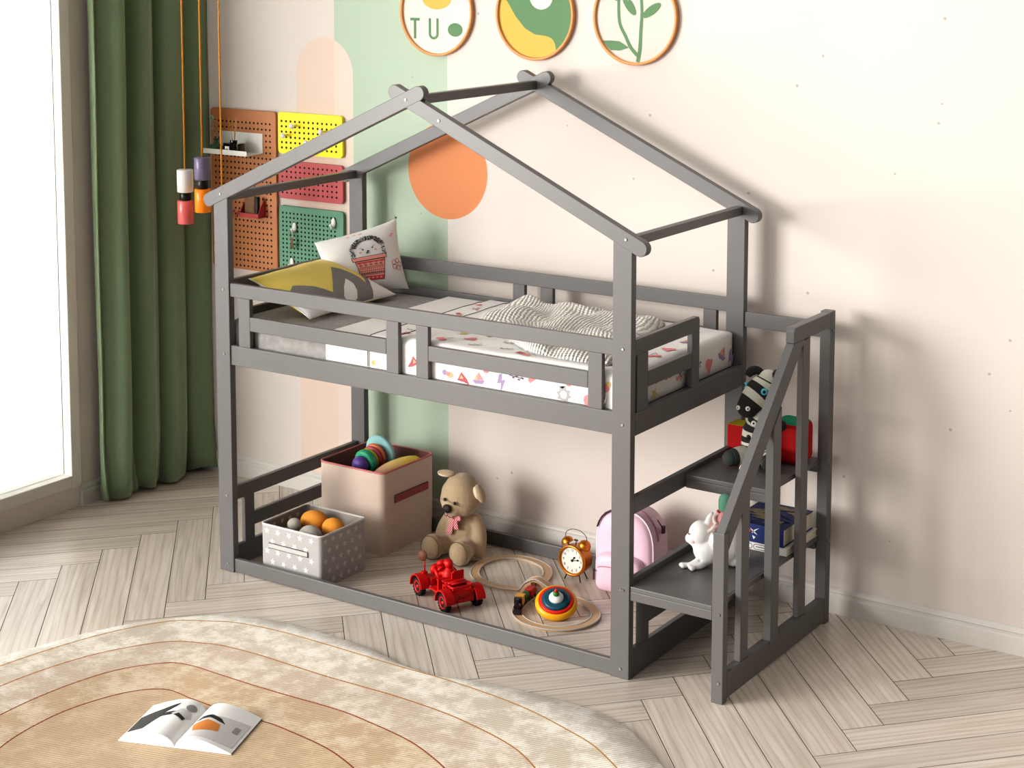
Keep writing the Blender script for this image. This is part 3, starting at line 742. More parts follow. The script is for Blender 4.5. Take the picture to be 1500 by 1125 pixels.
t = MB(); t.sweep([(.014*math.cos(a), 0, -.010+.014*math.sin(a)) for a in [2*PI*k/16 for k in range(16)]], .0014, 6, closed=True); put('ring', t, dm, ks)
for a in (-.25, .2, .0):
    t = MB(); M = Matrix.Translation((0, -.002+.003*a, -.024)) @ Matrix.Rotation(a, 4, 'Y'); t.M = M
    t.prism(circ(0, -.008, .009, 14), 'y', -.001, .001); t.box(-.003, .003, -.001, .001, -.050, -.014); t.box(.003, .007, -.001, .001, -.046, -.040); t.box(.003, .006, -.001, .001, -.034, -.029)
    put('key', t, dm, ks)
t = MB()
for a in (-.5, -.1, .3): t.cyl((0, 0, -.004), (.02*a, 0, -.03), .0012, .0010, 5)
t.sweep([(.010*math.cos(a), 0, -.006+.010*math.sin(a)) for a in [2*PI*k/12 for k in range(12)]], .001, 5, closed=True)
put('key_ring', t, black, loc=(-.222, YB-.03, 1.232), label='thin black wire ring on the green board beside the white cushion', cat='keys')

# ------------------------------------------------------------------ pictures
oakf = mat('oak_frame', (214, 150, 92), .5, var=.12, vscale=14, stretch=(1, 1, 4))
pw_ = mat('print_paper', (222, 217, 208), .8); pg = mat('print_green', (100, 136, 98), .8); py_ = mat('print_yellow', (204, 176, 88), .8); pwarm = mat('print_warm', (210, 202, 193), .8)
def picture(cx, cz, label, deco, base):
    th = thing('round_picture', label, 'picture', (cx, YW, cz), group='round framed prints on the wall')
    R_ = .197
    fr = MB(); fr.lathe([(R_-.012, .004), (R_-.012, .020), (R_-.009, .022), (R_-.001, .022), (R_, .020), (R_, .002), (R_-.012, .002), (R_-.012, .004)], 96, M=Matrix.Rotation(PI/2, 4, 'X')); put('frame', fr, oakf, th)
    b = MB(); b.prism(circ(0, 0, R_-.011, 64), 'y', -.010, -.002); deco(b); put('print', b, [base, pg, py_, pw_], th, fixn=False)
pl = lambda e: (lambda s, t: (s, -.0102-e, t))
def bar(b, x0, x1, z0, z1, e=.0008, mi=1): b.add([(x0, -.0102-e, z0), (x1, -.0102-e, z0), (x1, -.0102-e, z1), (x0, -.0102-e, z1)], [(0, 1, 2, 3)], mi, False)
def d1(b):
    bar(b, -.126, -.113, -.122, -.042); bar(b, -.146, -.093, -.042, -.030)
    bar(b, -.044, -.032, -.098, -.030); bar(b, -.002, .010, -.098, -.030)
    A = [PI+PI*k/12 for k in range(13)]
    for k in range(12):
        q = [(-.017+r*math.cos(a), -.098+r*math.sin(a)*.95) for a, r in ((A[k], .027), (A[k+1], .027), (A[k+1], .015), (A[k], .015))]
        b.add([(p[0], -.0110, p[1]) for p in q], [(0, 1, 2, 3)], 1, False)
    b.decal(circ(.100, -.078, .040, 24, .030), pl(.0008), 1, 0, False)
    b.decal(circ(.0, .06, .08, 28, .05), pl(.0008), 2, 0, False)
def d2(b):
    b.decal(circ(0, 0, .184, 48), pl(.0004), 1, 0, False)
    yel = [(math.cos(math.radians(a))*.184, math.sin(math.radians(a))*.184) for a in range(155, 306, 6)]+[(.105, -.150), (.102, -.128), (.092, -.108), (.075, -.096), (.05, -.090), (0, -.086), (-.05, -.062), (-.10, -.01), (-.14, .05)]
    b.decal(yel, pl(.0010), 2, 0, False)
    b.decal(circ(.03, .08, .06, 24), pl(.0010), 3, 0, False)
def d3(b):
    def strip(pts, w0, w1):
        P = spline([(p[0], p[1], 0) for p in pts], 6); n = len(P); l = []; r = []
        for i, p in enumerate(P):
            tg = (P[min(i+1, n-1)]-P[max(0, i-1)]).normalized(); nn = V((-tg.y, tg.x, 0)); w_ = w0+(w1-w0)*i/(n-1)
            l.append((p.x+nn.x*w_, p.y+nn.y*w_)); r.append((p.x-nn.x*w_, p.y-nn.y*w_))
        for i in range(n-1): b.add([(q[0], -.0108-(.0003 if w1 == .006 and w0 == .008 else 0), q[1]) for q in (l[i], l[i+1], r[i+1], r[i])], [(0, 1, 2, 3)], 1, False)
    strip([(.012, -.183), (.022, -.13), (.026, -.05), (.030, .03), (.02, .14)], .009, .006)
    strip([(.016, -.160), (-.02, -.125), (-.045, -.08), (-.075, -.02), (-.08, .08)], .008, .006)
    b.decal([(-.030, -.125), (-.075, -.100), (-.12, -.098), (-.155, -.100), (-.13, -.125), (-.115, -.138), (-.07, -.138)], pl(.0014), 1, 0, False)
    for (x, z, a) in ((.075, .03, .6), (-.03, .05, 2.2), (-.11, .10, 2.4), (.07, .12, .9)):
        b.decal([(x+.05*math.cos(t)*math.cos(a)-.018*math.sin(t)*math.sin(a), z+.05*math.cos(t)*math.sin(a)+.018*math.sin(t)*math.cos(a)) for t in [2*PI*k/16 for k in range(16)]], pl(.0016), 1, 0, False)
picture(.408, 2.328, 'round oak framed print with green letters on white, above the green wall stripe', d1, pw_)
picture(.925, 2.328, 'round oak framed print in yellow and green, middle one above the ridge', d2, pg)
picture(1.413, 2.326, 'round oak framed print of a green leafy stem, right of the yellow print', d3, pwarm)

# ------------------------------------------------------------------ curtain
cm = mat('green_velvet', (128, 148, 114), .8, var=.06, vscale=6, sheen=.4)
def curtain():
    mb = MB(); nu, nv = 260, 40
    y0, y1 = 1.005, .30
    def fn(u, v):
        z = .012+(2.98-.012)*v; fl = max(0, 1-z/.35)
        y = y0+(y1-y0)*u
        ph = u*6.2*2*PI*.62
        w_ = math.sin(ph+.8+.25*math.sin(v*2.2))+.28*math.sin(ph*2.3+1+v*.8)
        x = -1.035+.040*w_+fl*fl*.03*math.sin(u*19+1)+.01*noise.noise(V((u*6, v*3, 0)))
        y += .020*math.cos(ph+.8)*(1)+fl*fl*.02*math.sin(u*13)
        zz = z+(.012*math.sin(u*31)+.012*math.sin(u*14) if v == 0 else 0)
        return (x, y, max(.012, zz))
    mb.grid(fn, nu, nv)
    return mb
cu = put('curtain', curtain(), cm, label='floor length green curtain hanging at the left wall', cat='curtain', fixn=False)
so = cu.modifiers.new('sol', 'SOLIDIFY'); so.thickness = .006
t = MB(); t.cyl((-1.035, .99, 3.0), (-1.035, -1.8, 3.0), .014, .014, 16); t.ell((-1.035, -1.82, 3.0), (.025, .025, .025)); t.box(XL, -1.035, -1.60, -1.58, 2.99, 3.01); t.box(XL, -1.035, .95, .97, 2.99, 3.01)
put('curtain_rod', t, mat('rod_brass', (150, 120, 80), .4, metal=.8), label='brass rod carrying the green curtain', cat='curtain rod')

# ------------------------------------------------------------------ hanging pendants
cordm = mat('cord_ochre', (206, 138, 44), .6)
wmar = mat('marble_white', (240, 236, 230), .25, var=.03, vscale=30); pmar = mat('marble_purple', (116, 108, 132), .25, var=.3, vscale=22, stretch=(1, 1, .3)); omar = mat('glaze_orange', (246, 138, 16), .25); rmar = mat('marble_coral', (222, 112, 108), .25, var=.15, vscale=20); dblk = mat('socket_black', (14, 12, 12), .35)
def pendant(x, y, ztop, m1, m2, label, ln=(.10, .032, .100), r=.0305):
    th = thing('pendant_lamp', label, 'pendant lamp', (x, y, ztop-ln[0]-ln[1]-ln[2]), group='hanging cylinder pendants')
    h = ln[0]+ln[1]+ln[2]
    c = MB(); c.cyl((0, 0, h), (0, 0, 3.3-(ztop-h)), .0042, .0042, 8); put('cord', c, cordm, th)
    pr_ = lambda a, b, rr: [(.0001, a), (rr-.003, a), (rr, a+.003), (rr, b-.003), (rr-.003, b), (.0001, b)]
    c = MB(); c.lathe(pr_(h-ln[0], h, r), 28); put('upper_cylinder', c, m1, th)
    c = MB(); c.lathe(pr_(ln[2], h-ln[0], r*.70), 24); put('socket', c, dblk, th)
    c = MB(); c.lathe(pr_(0, ln[2], r), 28); put('lower_cylinder', c, m2, th)
    return th
pendant(-.645, .5, 1.603, wmar, rmar, 'hanging pendant of white and coral cylinders in front of the green curtain', (.104, .038, .108), .0375)
pendant(-.536, .5, 1.668, pmar, omar, 'hanging pendant of purple marble and orange cylinders beside the roof beam tip', (.104, .041, .107), .0375)
pendant(-.418, .5, 1.430, wmar, omar, 'hanging pendant whose ochre cord crosses the orange board and ends behind the corner post', (.104, .038, .108), .032)

# ------------------------------------------------------------------ storage baskets
def basket(name, x0, x1, y0, y1, h, m_out, m_in, trim, label, star_m=None, handles=(), flare=.0, rad=.018):
    cx, cy = (x0+x1)/2, (y0+y1)/2; a, c = (x1-x0)/2, (y1-y0)/2
    def ring(k, z, r=rad): return [(p[0], p[1], z+(.004*math.sin(3*math.atan2(p[1], p[0])) if z > .1 else 0)) for p in rrect(-a*k, a*k, -c*k, c*k, r, 5)]
    mb = MB(); n = 24
    def side(ks, mi, flip=False):
        vs = []; 
        for k, z in ks: vs += ring(k, z)
        fs = []
        for j in range(len(ks)-1):
            for i in range(n): fs.append((j*n+i, j*n+(i+1) % n, (j+1)*n+(i+1) % n, (j+1)*n+i))
        mb.add(vs, fs, mi, True)
    side([(.985-flare, 0), (1-flare*.5, h*.3), (1, h*.7), (1, h)], 0)
    side([(1, h), (.965, h)], 0); side([(.965, h), (.96, .012)], 1)
    mb.add(ring(.985, 0), [list(range(n-1, -1, -1))], 0, False); mb.add(ring(.965, .012), [list(range(n))], 1, False)
    if star_m:
        e = .0012; kx = lambda z: 1 if z > h*.7 else .985+.015*z/(h*.7)
        for r in range(5):
            for q in range(7):
                s_ = -a+.035+q*.060+(.030 if r % 2 else 0); z = .026+r*.043
                if s_ < a-.026 and z < h-.02: mb.decal(star(s_, z, .0165, rot=.3*(q % 3)), lambda s, z_: (s, -c-e, z_), 2, 0, False)
                s2 = -c+.028+q*.050+(.025 if r % 2 else 0)
                if s2 < c-.022 and z < h-.02: mb.decal(star(s2, z, .0155, rot=.4*(q % 2)), lambda s, z_: (a+e, s, z_), 2, 0, False)
                if s2 < c-.022 and .06 < z < h-.02: mb.decal(star(s2, z, .013), lambda s, z_: (-a*.962+e, s, z_), 2, 0, False)
    o = put(name, mb, [m_out, m_in]+([star_m] if star_m else []), None, (cx, cy, 0), label=label, cat='storage basket', fixn=False)
    t = MB(); t.sweep([(p[0], p[1], h) for p in ring(.992, h)], .0045, 8, closed=True); put('rim_trim', t, trim, o)
    for (fa, s0, s1, z0, z1, m) in handles:
        t = MB()
        if fa == 'y': t.box(s0, s1, -c-.007, -c-.002, z0, z1)
        else: t.box(a+.002, a+.008, s0, s1, z0, z1)
        put('handle', t, m, o, bevel=.002, label='fabric strap handle')
        t = MB(); e2 = .0015
        Pp = [(s0-e2, z0-e2), (s1+e2, z0-e2), (s1+e2, z1+e2), (s0-e2, z1+e2)]
        t.sweep([((p[0], -c-.003, p[1]) if fa == 'y' else (a+.003, p[0], p[1])) for p in Pp], .0014, 5, closed=True); put('handle_stitching', t, mat('stitch_dark', (90, 78, 76), .9), o)
    return o
stp = mat('star_fabric', (176, 174, 172), .75, bump=.15, bscale=40); sti = mat('star_lining', (150, 144, 138), .85); stw = mat('star_white', (214, 212, 209), .8)
basket('storage_basket', .185, .510, .052, .352, .222, stp, sti, mat('trim_grey', (216, 213, 208), .8), 'small grey fabric basket with white stars, standing inside the front floor rail', stw, [('y', -.115, .095, .128, .146, mat('strap_white', (190, 188, 186), .7))], flare=.0)
bga = mat('beige_fabric', (212, 193, 178), .75, bump=.15, bscale=30, var=.03, vscale=4); bgi = mat('pink_lining', (136, 92, 88), .85, var=.05); rst = mat('rose_trim', (204, 122, 122), .75)
basket('storage_basket', .122, .482, .505, .883, .366, bga, bgi, rst, 'large beige fabric basket with rose rim standing behind the star basket', None, [('x', -.11, .13, .222, .252, mat('rose_strap', (160, 84, 84), .75))], rad=.032)
# fabric eggs in the small basket
eo = mat('egg_orange', (226, 150, 58), .85, bump=.2, bscale=90, var=.08, vscale=8); eg = mat('egg_grey', (184, 178, 168), .85, bump=.2, bscale=90)
for (x, y, z, r, m, rz, lb) in ((.300, .262, .197, (.060, .045, .043), eo, .3, 'larger orange soft ball at the back of the star basket'),
                             (.418, .245, .192, (.050, .042, .042), eo, .2, 'smaller orange soft ball at the right of the star basket'),
                             (.268, .170, .198, (.031, .029, .028), eg, 0, 'small round grey soft ball at the left of the star basket'),
                             (.375, .145, .178, (.052, .045, .043), eg, .1, 'wide grey soft ball at the front of the star basket')):
    t = MB(); t.ell((0, 0, 0), r); put('soft_ball', t, m, loc=(x, y, z), rz=rz, label=lb, cat='soft toy', group='soft balls in the star basket')
for (x, y, z, m, lb) in ((.29, .26, .085, eg, 'grey soft ball buried at the back of the star basket'), (.40, .20, .085, eo, 'orange soft ball buried at the front of the star basket')):
    t = MB(); t.ell((0, 0, 0), (.068, .068, .068)); put('soft_ball', t, m, loc=(x, y, z), label=lb, cat='soft toy', group='soft balls in the star basket')
# big basket contents
bx = MB(); bx.box(-.16, .16, -.17, .17, 0, .245); put('folded_blanket', bx, mat('dark_blanket', (74, 52, 52), .9, bump=.4, bscale=30), loc=(.302, .694, .0125), bevel=.02, label='dark folded blanket filling the large beige basket', cat='blanket')
st = thing('stacking_toy', 'wooden stacking ring toy in rainbow colours lying in the large beige basket', 'stacking toy', (.268, .580, .335)); 
st.rotation_euler = (0, 0, 0)
ax = V((.05, .96, .20)).normalized(); Q = ax.to_track_quat('Z', 'Y').to_matrix().to_4x4()
def ringpart(nm, a, b_, r, m, rr=.01):
    t = MB(); t.lathe([(.0001, a), (r-rr, a), (r-.3*rr, a+.3*rr), (r, a+rr), (r, b_-rr), (r-.3*rr, b_-.3*rr), (r-rr, b_), (.0001, b_)], 28, M=Q); put(nm, t, m, st)
glz = lambda n, c: mat(n, c, .35)
ringpart('rod', -.022, .03, .008, glz('rod_teal', (44, 88, 84)), .002)
ringpart('rod_cap', -.028, -.020, .011, glz('cap_aqua', (150, 204, 206)), .003)
t = MB(); t.ell(ax*.040, (.041, .041, .038), 0, Q); put('head', t, glz('toy_purple', (112, 84, 168)), st)
ringpart('ring', .058, .092, .056, glz('toy_green', (58, 176, 130)))
ringpart('ring', .089, .110, .052, glz('toy_lime', (196, 196, 52)))
ringpart('ring', .111, .132, .053, glz('toy_pink', (196, 82, 108)))
ringpart('ring', .133, .154, .056, glz('toy_orange', (222, 122, 78)))
ringpart('ring', .168, .186, .080, glz('toy_aqua', (158, 208, 210)), .006)
t = MB(); t.grid(lambda u, v: (.0+.115*(u-.5)*2, (v-.5)*.075*math.sqrt(max(.02, 1-(2*u-1)**2*.9)), .035*math.sqrt(max(0, 1-(2*u-1)**2))*math.sqrt(max(0, 1-(2*v-1)**2))), 20, 12); t.grid(lambda u, v: (.0+.115*(u-.5)*2, (v-.5)*.075*math.sqrt(max(.02, 1-(2*u-1)**2*.9)), -.02*math.sqrt(max(0, 1-(2*u-1)**2))*math.sqrt(max(0, 1-(2*v-1)**2))), 20, 12)
ym = bpy.data.materials.new('yellow_pink_felt'); ym.use_nodes = True; nt = ym.node_tree; tc = nt.nodes.new('ShaderNodeTexCoord'); sx = nt.nodes.new('ShaderNodeSeparateXYZ'); rp = nt.nodes.new('ShaderNodeValToRGB'); mr2 = nt.nodes.new('ShaderNodeMapRange'); mr2.inputs['From Min'].default_value = -.11; mr2.inputs['From Max'].default_value = .06
rp.color_ramp.elements[0].color = srgb(218, 168, 150); rp.color_ramp.elements[1].color = srgb(230, 208, 92)
nt.links.new(tc.outputs['Object'], sx.inputs[0]); nt.links.new(sx.outputs['X'], mr2.inputs['Value']); nt.links.new(mr2.outputs[0], rp.inputs[0]); nt.links.new(rp.outputs[0], nt.nodes['Principled BSDF'].inputs['Base Color']); nt.nodes['Principled BSDF'].inputs['Roughness'].default_value = .85
yl = put('plush_wedge', t, ym, loc=(.412, .695, .338), rz=1.05, label='yellow and pink plush wedge lying in the large beige basket', cat='soft toy')
yl.rotation_euler = (.25, -.22, 1.05)

# ------------------------------------------------------------------ teddy bear
fur = mat('teddy_plush', (178, 156, 126), .9, var=.10, vscale=14, bump=.5, bscale=160, sheen=.5); furl = mat('teddy_ear_inner', (222, 206, 182), .9, sheen=.4); dkb = mat('teddy_nose', (38, 28, 22), .6, bump=.3, bscale=300); stc = mat('teddy_stitch', (112, 90, 66), .9)
bear = thing('teddy_bear', 'beige plush teddy bear with a striped bow sitting by the large basket', 'teddy bear', (.742, .735, 0))
b = MB()
b.ell((0, .0, .100), (.082, .068, .095)); b.ell((0, .0, .165), (.062, .052, .06))
HR = Matrix.Translation((.004, -.020, .268)) @ Matrix.Rotation(.16, 4, 'Y') @ Matrix.Rotation(.22, 4, 'X')
hp = lambda x, y, z: tuple(HR @ V((x, y, z)))
b.M = HR; b.ell((0, 0, 0), (.093, .082, .080)); b.ell((0, .004, .03), (.078, .072, .066)); b.ell((0, -.060, -.026), (.052, .045, .042)); b.ell((0, -.02, -.02), (.088, .07, .06)); b.M = Matrix.Identity(4)
for s in (-1, 1):
    b.sweep(spline([(s*.052, 0, .180), (s*.082, -.006, .130), (s*.100, -.022, .075), (s*.104, -.032, .040)], 5), [.026, .027, .028, .029, .030, .031, .032, .032, .032, .031, .030, .029, .028, .026, .024, .02][:16], 14)
    b.ell((s*.104, -.034, .038), (.027, .027, .030))
    b.sweep(spline([(s*.045, -.02, .052), (s*.062, -.075, .052), (s*.072, -.12, .054)], 5), .043, 16)
    b.ell((s*.073, -.128, .056), (.050, .045, .055))
put('body', b, fur, bear, remesh=.0048)
for s in (-1, 1):
    t = MB()
    if s < 0:
        t.M = Matrix.Translation(hp(-.078, -.004, .084)) @ Matrix.Rotation(-.05, 4, 'Y'); t.ell((0, 0, 0), (.045, .024, .013), 0); t.ell((-.004, -.004, -.005), (.036, .019, .010), 1)
    else:
        t.M = Matrix.Translation(hp(.094, .004, .042)) @ Matrix.Rotation(-.45, 4, 'Y'); t.ell((0, 0, 0), (.019, .022, .041), 0); t.ell((-.008, -.012, .008), (.013, .011, .028), 1, Matrix.Rotation(.1, 4, 'Y'))
    put('ear', t, [fur, furl], bear)
    t = MB(); t.ell(hp(s*.026, -.0865, .014), (.0065, .005, .0075)); put('eye', t, black, bear)
    t = MB(); r_ = .046
    t.sweep([(s*.073+.047*math.cos(a)*1.0, -.128-.020, .056+.0515*math.sin(a)) for a in [2*PI*k/28 for k in range(28)]], .0012, 5, closed=True); put('seam', t, stc, bear)
t = MB(); t.ell(hp(0, -.106, -.012), (.022, .012, .019)); put('nose', t, dkb, bear)
t = MB(); t.sweep([hp(0, -.108, -.030), hp(0, -.103, -.050)], .0014, 5); t.sweep(spline([hp(-.030, -.088, -.046), hp(-.015, -.100, -.054), hp(0, -.102, -.050), hp(.015, -.100, -.054), hp(.030, -.088, -.046)], 4), .0014, 5); put('mouth', t, dkb, bear)
t = MB(); t.sweep([(.086*math.sin(a)*.98+.0, 0, 0) for a in (0, 1)], .0001, 3) if False else None
t.sweep(spline([hp(-.050, -.078, .004), hp(-.036, -.088, .012), hp(-.015, -.094, .018), hp(.015, -.094, .018), hp(.036, -.088, .012), hp(.050, -.078, .004)], 4), .001, 5); put('muzzle_seam', t, stc, bear)
sm = bpy.data.materials.new('striped_ribbon'); sm.use_nodes = True; nt = sm.node_tree; tc = nt.nodes.new('ShaderNodeTexCoord'); wv = nt.nodes.new('ShaderNodeTexWave'); wv.inputs['Scale'].default_value = 55; wv.bands_direction = 'DIAGONAL'; rp = nt.nodes.new('ShaderNodeValToRGB'); rp.color_ramp.interpolation = 'CONSTANT'; rp.color_ramp.elements[0].color = srgb(186, 60, 80); rp.color_ramp.elements[1].position = .62; rp.color_ramp.elements[1].color = srgb(236, 200, 196)
nt.links.new(tc.outputs['Object'], wv.inputs['Vector']); nt.links.new(wv.outputs['Fac'], rp.inputs[0]); nt.links.new(rp.outputs[0], nt.nodes['Principled BSDF'].inputs['Base Color']); nt.nodes['Principled BSDF'].inputs['Roughness'].default_value = .85
t = MB(); t.smooth = False
def slab(poly, y0, y1): t.prism(poly, 'y', y0, y1)
slab([(-.006, .188), (.012, .188), (-.004, .112), (-.030, .104), (-.034, .116)], -.084, -.080)
slab([(.0, .188), (.018, .186), (.030, .138), (.012, .132), (.004, .14)], -.082, -.078)
slab([(0, .192), (-.030, .206), (-.034, .184), (-.02, .180)], -.088, -.080); slab([(.004, .192), (.042, .200), (.046, .180), (.03, .176)], -.088, -.080)
t.ell((.002, -.086, .190), (.010, .008, .010))
put('bow', t, sm, bear, bevel=.001)

# ------------------------------------------------------------------ toy car
rd = mat('car_red', (196, 10, 8), .5); tyre = mat('tyre_black', (20, 26, 26), .7); brn = mat('disc_brown', (104, 58, 40), .6)
car = thing('toy_jeep', 'bright red wooden toy jeep with black tyres standing on the floor inside the bed', 'toy car', (.993, .264, 0), rz=math.radians(-25))
WB, TW, WR = .104, .070, .037
for u in (-WB, WB):
    for v in (-TW, TW):
        t = MB(); s = 1 if v > 0 else -1
        Mw = Matrix.Translation((u, v-s*.010, WR)) @ Matrix.Rotation(-s*PI/2, 4, 'X')
        t.lathe([(.0001, 0), (WR-.004, 0), (WR, .004), (WR, .020), (WR-.004, .024), (.026, .024), (.024, .021)], 30, 0, M=Mw)
        for k in range(20):
            a = 2*PI*k/20; t.M = Mw @ Matrix.Rotation(a, 4, 'Z'); t.box(WR-.002, WR+.002, -.0025, .0025, .001, .023, 0); t.M = Matrix.Identity(4)
        wo = put('wheel', t, tyre, car)
        t = MB(); t.lathe([(.026, .016), (.026, .024), (.021, .024), (.019, .018), (.008, .018), (.006, .025), (.0001, .025)], 24, 0, M=Mw)
        for k in range(8): a = 2*PI*k/8; t.M = Mw; t.ell((.0145*math.cos(a), .0145*math.sin(a), .019), (.002, .002, .001), 1, None, 8, 4); t.M = Matrix.Identity(4)
        put('hub', t, [rd, black], wo)
t = MB(); t.box(-.135, .132, -.028, .028, .034, .046); t.box(-.040, .060, -.064, .064, .046, .054); t.box(.062, .128, -.050, .050, .030, .078)
t.box(.055, .062, -.055, .055, .05, .088); t.box(.05, .056, -.03, -.026, .05, .12) if False else None
t.cyl((-WB, -.06, WR), (-WB, .06, WR), .006); t.cyl((WB, -.06, WR), (WB, .06, WR), .006)
t.box(-.125, -.060, -.040, .040, .046, .074)
put('chassis', t, rd, car, bevel=.002)
for u in (-WB, WB):
    for v in (-TW, TW):
        t = MB(); arc = [(u+.050*math.cos(a), WR+.002+.050*math.sin(a)) for a in [PI*1.05-PI*1.05*k/12*1.0 for k in range(13)]]; arc2 = [(u+.044*math.cos(a), WR+.002+.044*math.sin(a)) for a in [PI*1.05*k/12 for k in range(13)]]
        t.prism(arc+arc2, 'y', v-.021, v+.019); put('fender', t, rd, car, bevel=.001)
t = MB(); t.box(.050, .075, -.052, .052, .086, .092)
for (z, x0, x1) in ((.100, .030, .034), (.100, .052, .056)): t.box(x0, x1+.014, -.044, .044, z-.006, z)
t.sweep(spline([(.085, -.045, .094), (.115, -.045, .094), (.124, -.035, .094), (.124, .035, .094), (.115, .045, .094), (.085, .045, .094)], 4), .005, 8); t.sweep([(.075, -.04, .098), (.075, .04, .098)], .005, 8); t.sweep([(.095, -.035, .100), (.095, .035, .100)], .004, 8)
for s in (-1, 1): t.cyl((.072, s*.045, .07), (.072, s*.045, .096), .004); t.cyl((.118, s*.040, .07), (.118, s*.040, .096), .004)
put('cargo_rack', t, rd, car)
t = MB(); t.box(.036, .044, -.005, .052, .086, .128); t.box(.010, .044, -.002, .05, .076, .086); t.box(.040, .048, .0, .05, .122, .132); put('seat', t, rd, car, bevel=.003)
t = MB(); t.box(.012, .022, -.055, -.005, .052, .098); t.box(.0, .02, -.052, -.008, .092, .098); put('dashboard', t, rd, car, bevel=.002)
t = MB(); t.ell((-.005, .012, .096), (.026, .030, .036)); t.ell((-.006, .010, .145), (.0185, .0185, .019)); t.ell((-.012, .010, .150), (.020, .020, .015)); t.sweep([(-.012, -.012, .11), (-.035, -.014, .098), (-.05, -.005, .100)], .008, 8); t.sweep([(-.012, .034, .11), (-.035, .034, .10), (-.05, .022, .102)], .008, 8); put('driver', t, rd, car, remesh=.0025)
t = MB(); t.lathe([(.0001, 0), (.023, 0), (.025, .004), (.023, .009), (.0001, .012)], 24, M=Matrix.Translation((-.055, .008, .100)) @ Matrix.Rotation(-1.0, 4, 'Y'))
t.cyl((-.055, .008, .1), (-.09, .008, .078), .006)
t.ell((-.062, .008, .132), (.020, .022, .014), 0, Matrix.Rotation(-.5, 4, 'Y')); t.cyl((-.03, -.020, .080), (-.072, -.020, .112), .008); t.cyl((-.03, -.004, .084), (-.070, -.004, .116), .007); t.cyl((-.03, .016, .084), (-.070, .016, .116), .007); t.ell((-.082, -.01, .104), (.018, .024, .022)); t.cyl((-.055, .008, .06), (-.060, .008, .12), .012)
t.cyl((-.02, -.028, .07), (-.02, .02, .095), .006)
put('engine', t, rd, car)
t = MB(); t.box(-.112, -.092, -.060, -.040, .086, .095); t.cyl((-.100, -.050, .09), (-.100, -.050, .155), .0032, .0032, 8); po = put('mirror_pole', t, rd, car)
t = MB(); t.lathe([(.0001, 0), (.020, 0), (.022, .003), (.020, .006), (.0001, .007)], 24, M=Matrix.Translation((-.104, -.056, .162)) @ Matrix.Rotation(math.radians(78), 4, 'X') @ Matrix.Rotation(.55, 4, 'Y')); put('mirror', t, brn, po)
t = MB()
for y in (-.02, .0, .02): t.cyl((.128, y, .05+.3*abs(y)), (.130, y, .05+.3*abs(y)), .0025)
put('tail_light', t, black, car)

# ------------------------------------------------------------------ train track, train
ctl = [(1.172, .512, 0), (1.10, .487, 0), (1.00, .497, 0), (.925, .555, 0), (.883, .655, 0), (.893, .745, 0), (.950, .806, 0), (1.03, .822, 0), (1.12, .792, 0), (1.182, .722, 0), (1.212, .640, 0), (1.236, .555, 0),
       (1.262, .470, 0), (1.276, .385, 0), (1.305, .298, 0), (1.375, .240, 0), (1.46, .226, 0), (1.54, .252, 0), (1.590, .320, 0), (1.594, .410, 0), (1.545, .490, 0), (1.455, .540, 0), (1.36, .545, .004), (1.305, .540, .030), (1.25, .531, .054), (1.205, .521, .034)]
P = spline(ctl, 8, True)
n = len(P); tw = .0175
trk = thing('toy_train_track', 'figure eight wooden toy train track with pale rims and a little bridge on the floor', 'toy track', (1.24, .52, 0))
T0 = V((1.24, .52, 0))
base, rim = MB(), MB()
Lr, Rr, cen = [], [], []
for i in range(n):
    tg = P[(i+1) % n]-P[i-1]; tg.z = 0; tg.normalize(); nn = V((-tg.y, tg.x, 0)); p = P[i]-T0; p.z = max(0, p.z)
    Lr.append(p+nn*tw); Rr.append(p-nn*tw); cen.append(nn)
vs = []
for i in range(n): vs += [Lr[i]+V((0, 0, .0)), Lr[i]+V((0, 0, .0085)), Rr[i]+V((0, 0, .0085)), Rr[i]+V((0, 0, 0))]
fs = []
for i in range(n):
    j = (i+1) % n
    for k in range(4): k2 = (k+1) % 4; fs.append((i*4+k, i*4+k2, j*4+k2, j*4+k))
base.add(vs, fs, 0, False)
# bridge skirt with a tunnel
bi = [i for i in range(n) if P[i].z > .003]
for side_ in (Lr, Rr):
    poly = [side_[i] for i in bi]; 
    vs = []; 
    for k, i in enumerate(bi):
        q = side_[i]; f = (k/(len(bi)-1)); zb = 0
        dx = (f-.52)/.17
        zb = .036*math.sqrt(1-dx*dx) if abs(dx) < 1 else 0
        vs += [V((q.x, q.y, zb)), V((q.x, q.y, q.z+.004))]
    base.add(vs, [(2*k, 2*k+2, 2*k+3, 2*k+1) for k in range(len(bi)-1)], 0, True)
    
put('track_bed', base, mat('track_wood', (206, 172, 134), .55, var=.1, vscale=12), trk)
for ln_ in (Lr, Rr):
    rim = MB(); rim.sweep([q+V((0, 0, .0075)) for q in ln_], .0034, 8, closed=True); put('track_rim', rim, mat('rim_pale', (192, 184, 176), .4), trk)
